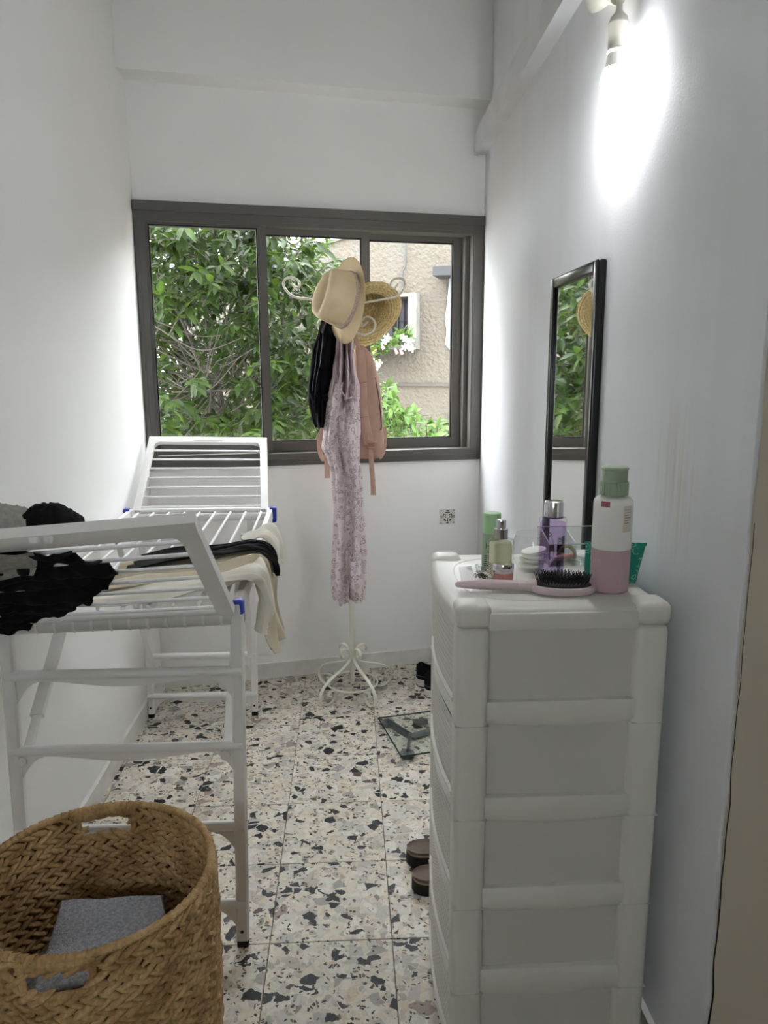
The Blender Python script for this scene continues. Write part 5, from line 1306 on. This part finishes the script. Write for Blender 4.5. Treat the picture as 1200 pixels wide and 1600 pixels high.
for e in ends:
    mid = lerp(fork, e, .55)+V((rr.uniform(-.15, .15), rr.uniform(-.2, .2), rr.uniform(-.1, .2))); P = cr([fork, lerp(fork, mid, .5)+V((rr.uniform(-.08, .08), 0, .05)), mid, e], 6)
    mk('branch', MB().tube(P, [.022*(1-.8*k/len(P)) for k in range(len(P))], 7), M_bark, tr, angle=60); limbs.append(P)
sprays = []
def region_ok(x, y):
    if x < 415: return y < 700
    lim = interp([(340, 440), (380, 455), (400, 500), (430, 525), (470, 535), (700, 560)], y)[0]
    return x < lim
n = 0
while len(sprays) < 680:
    px, py, Y = rr.uniform(205, 560), rr.uniform(320, 720), rr.uniform(1.25, 3.1)
    if not region_ok(px, py): continue
    # an open hollow with bare branches low in the left pane
    if 235 < px < 395 and 520 < py < 640 and rr.random() < .80: continue
    a = aty(px, py, Y); d = V((rr.uniform(-.6, .8), rr.uniform(-.8, .3), rr.uniform(-.35, .7))); sprays.append((a, a+d.normalized()*rr.uniform(.14, .30)))
# the crown goes on to the left of the window, where the mirror and the sky see it
for k in range(150):
    a = V((rr.uniform(-2.4, -.8), rr.uniform(1.3, 3.2), rr.uniform(.3, 3.0))); d = V((rr.uniform(-.6, .8), rr.uniform(-.8, .3), rr.uniform(-.35, .7))); sprays.append((a, a+d.normalized()*rr.uniform(.14, .30)))
for k in range(520):
    a = aty(rr.uniform(205, 560), rr.uniform(335, 720), rr.uniform(3.0, 4.2)); d = V((rr.uniform(-.6, .8), rr.uniform(-.8, .3), rr.uniform(-.35, .7)))
    if region_ok(proj(a)[0]+20, proj(a)[1]) and proj(a)[1] > 400-.25*(proj(a)[0]-230): sprays.append((a, a+d.normalized()*.3))
for k in range(110):
    a = aty(rr.uniform(195, 300), rr.uniform(430, 720), rr.uniform(2.2, 4.2)); d = V((rr.uniform(-.6, .8), rr.uniform(-.8, .3), rr.uniform(-.35, .7))); sprays.append((a, a+d.normalized()*.28))
tree(tr, rr, sprays, 13, M_leaf, sc=(.75, 1.3))
# bare twigs in the hollow
for k in range(46):
    a = aty(rr.uniform(232, 300), rr.uniform(500, 690), rr.uniform(1.3, 2.2)); b = aty(rr.uniform(330, 410), rr.uniform(490, 650), rr.uniform(1.3, 2.2)); m_ = lerp(a, b, .5)+V((0, rr.uniform(-.1, .1), rr.uniform(-.18, .02)))
    mk('bare_twig', MB().tube(cr([a, m_, b], 7), [.0055-.004*q/15 for q in range(15)], 5), M_bark, tr, angle=60)
# shrub low on the right
sh_ = thing('garden_shrub', aty(640, 720, 3.0), 'light green leafy shrub low in the right pane', 'shrub')
sp_ = []
while len(sp_) < 110:
    px, py = rr.uniform(560, 740), rr.uniform(600, 720); top_ = interp([(560, 610), (600, 612), (630, 640), (650, 668), (680, 672), (740, 672)], px)[0]
    if py < top_: continue
    a = aty(px, py+8, rr.uniform(2.6, 3.6)); d = V((rr.uniform(-.5, .5), rr.uniform(-.5, .2), rr.uniform(.2, 1))); sp_.append((a, a+d.normalized()*rr.uniform(.10, .2)))
tree(sh_, rr, sp_, 10, M_leaf2, sc=(.8, 1.3))
# far hedge row at the foot of the house
# planter with white flowers on the house window
pl_ = thing('flower_box', onb(600, 556, .2), 'white flowering plant trailing from the neighbour window sill', 'flowers')
mk('trough', brect(570, 548, 588, 572, .05, .25), mat('white_trough', '6c6b69', .6), pl_, angle=0)
mats = []
for k in range(150):
    px = rr.uniform(574, 640); py = interp([(574, 545), (600, 542), (625, 528), (645, 532)], px)[0]+rr.gauss(0, 7); P = onb(px, py, rr.uniform(.18, .36)); d = V((rr.uniform(-1, 1), rr.uniform(-1, .2), rr.uniform(-.3, 1))); mats.append((rr.random(), leafM(P, d, rr, rr.uniform(.7, 1.2))))
for k in range(30):
    px = rr.uniform(575, 590); P = onb(px, rr.uniform(552, 575), rr.uniform(.2, .3)); mats.append((rr.random(), leafM(P, V((rr.uniform(-1, 1), -.5, rr.uniform(-.3, 1))), rr, .9)))
foliage('foliage', pl_, M_leaf2, mats, 120)
M_pet = mat('white_petal', '8b8a88', .6); M_eye = mat('yellow_flower_eye', '86621a', .6)
def flower(P, s, mm):
    b = MB(); fc = frame(P, V((rr.uniform(-.4, .4), -1, rr.uniform(-.1, .5))), (1, 0, 0))
    for k in range(5):
        a = 2*PI*k/5; c_, s_ = math.cos(a), math.sin(a)
        pts = [(0, 0), (.5, -.30), (.95, -.26), (1.1, 0), (.95, .26), (.5, .30)]
        b.add([fc @ V(((x*c_-y*s_)*s, (x*s_+y*c_)*s, .25*s*x)) for x, y in pts], [(0, 1, 2, 3, 4, 5)])
    f = mk('flower', b, mm, pl_, angle=60); mk('flower_eye', MB().lathe([(.16*s, .0), (.12*s, .1*s), (.02*s, .14*s)], fc, 10), M_eye, f, angle=60)
for px, py, s in ((629, 526, .045), (634, 530, .05), (641, 533, .05), (637, 541, .06), (643, 545, .055), (632, 543, .05), (605, 528, .06), (601, 534, .05), (583, 566, .06), (592, 568, .055), (588, 574, .05), (580, 570, .045)): flower(onb(px, py, .40), s*.72, M_pet)
flower(onb(582, 547, .40), .04, mat('orange_petal', '8d6428', .6))
for px, py in ((619, 548), (627, 549), (598, 541)): mk('bud', MB().tube([onb(px-2, py-3, .4), onb(px+2, py+5, .4)], [.012, .02], 6), mat('pink_bud', '7d605b', .6), pl_, angle=60)
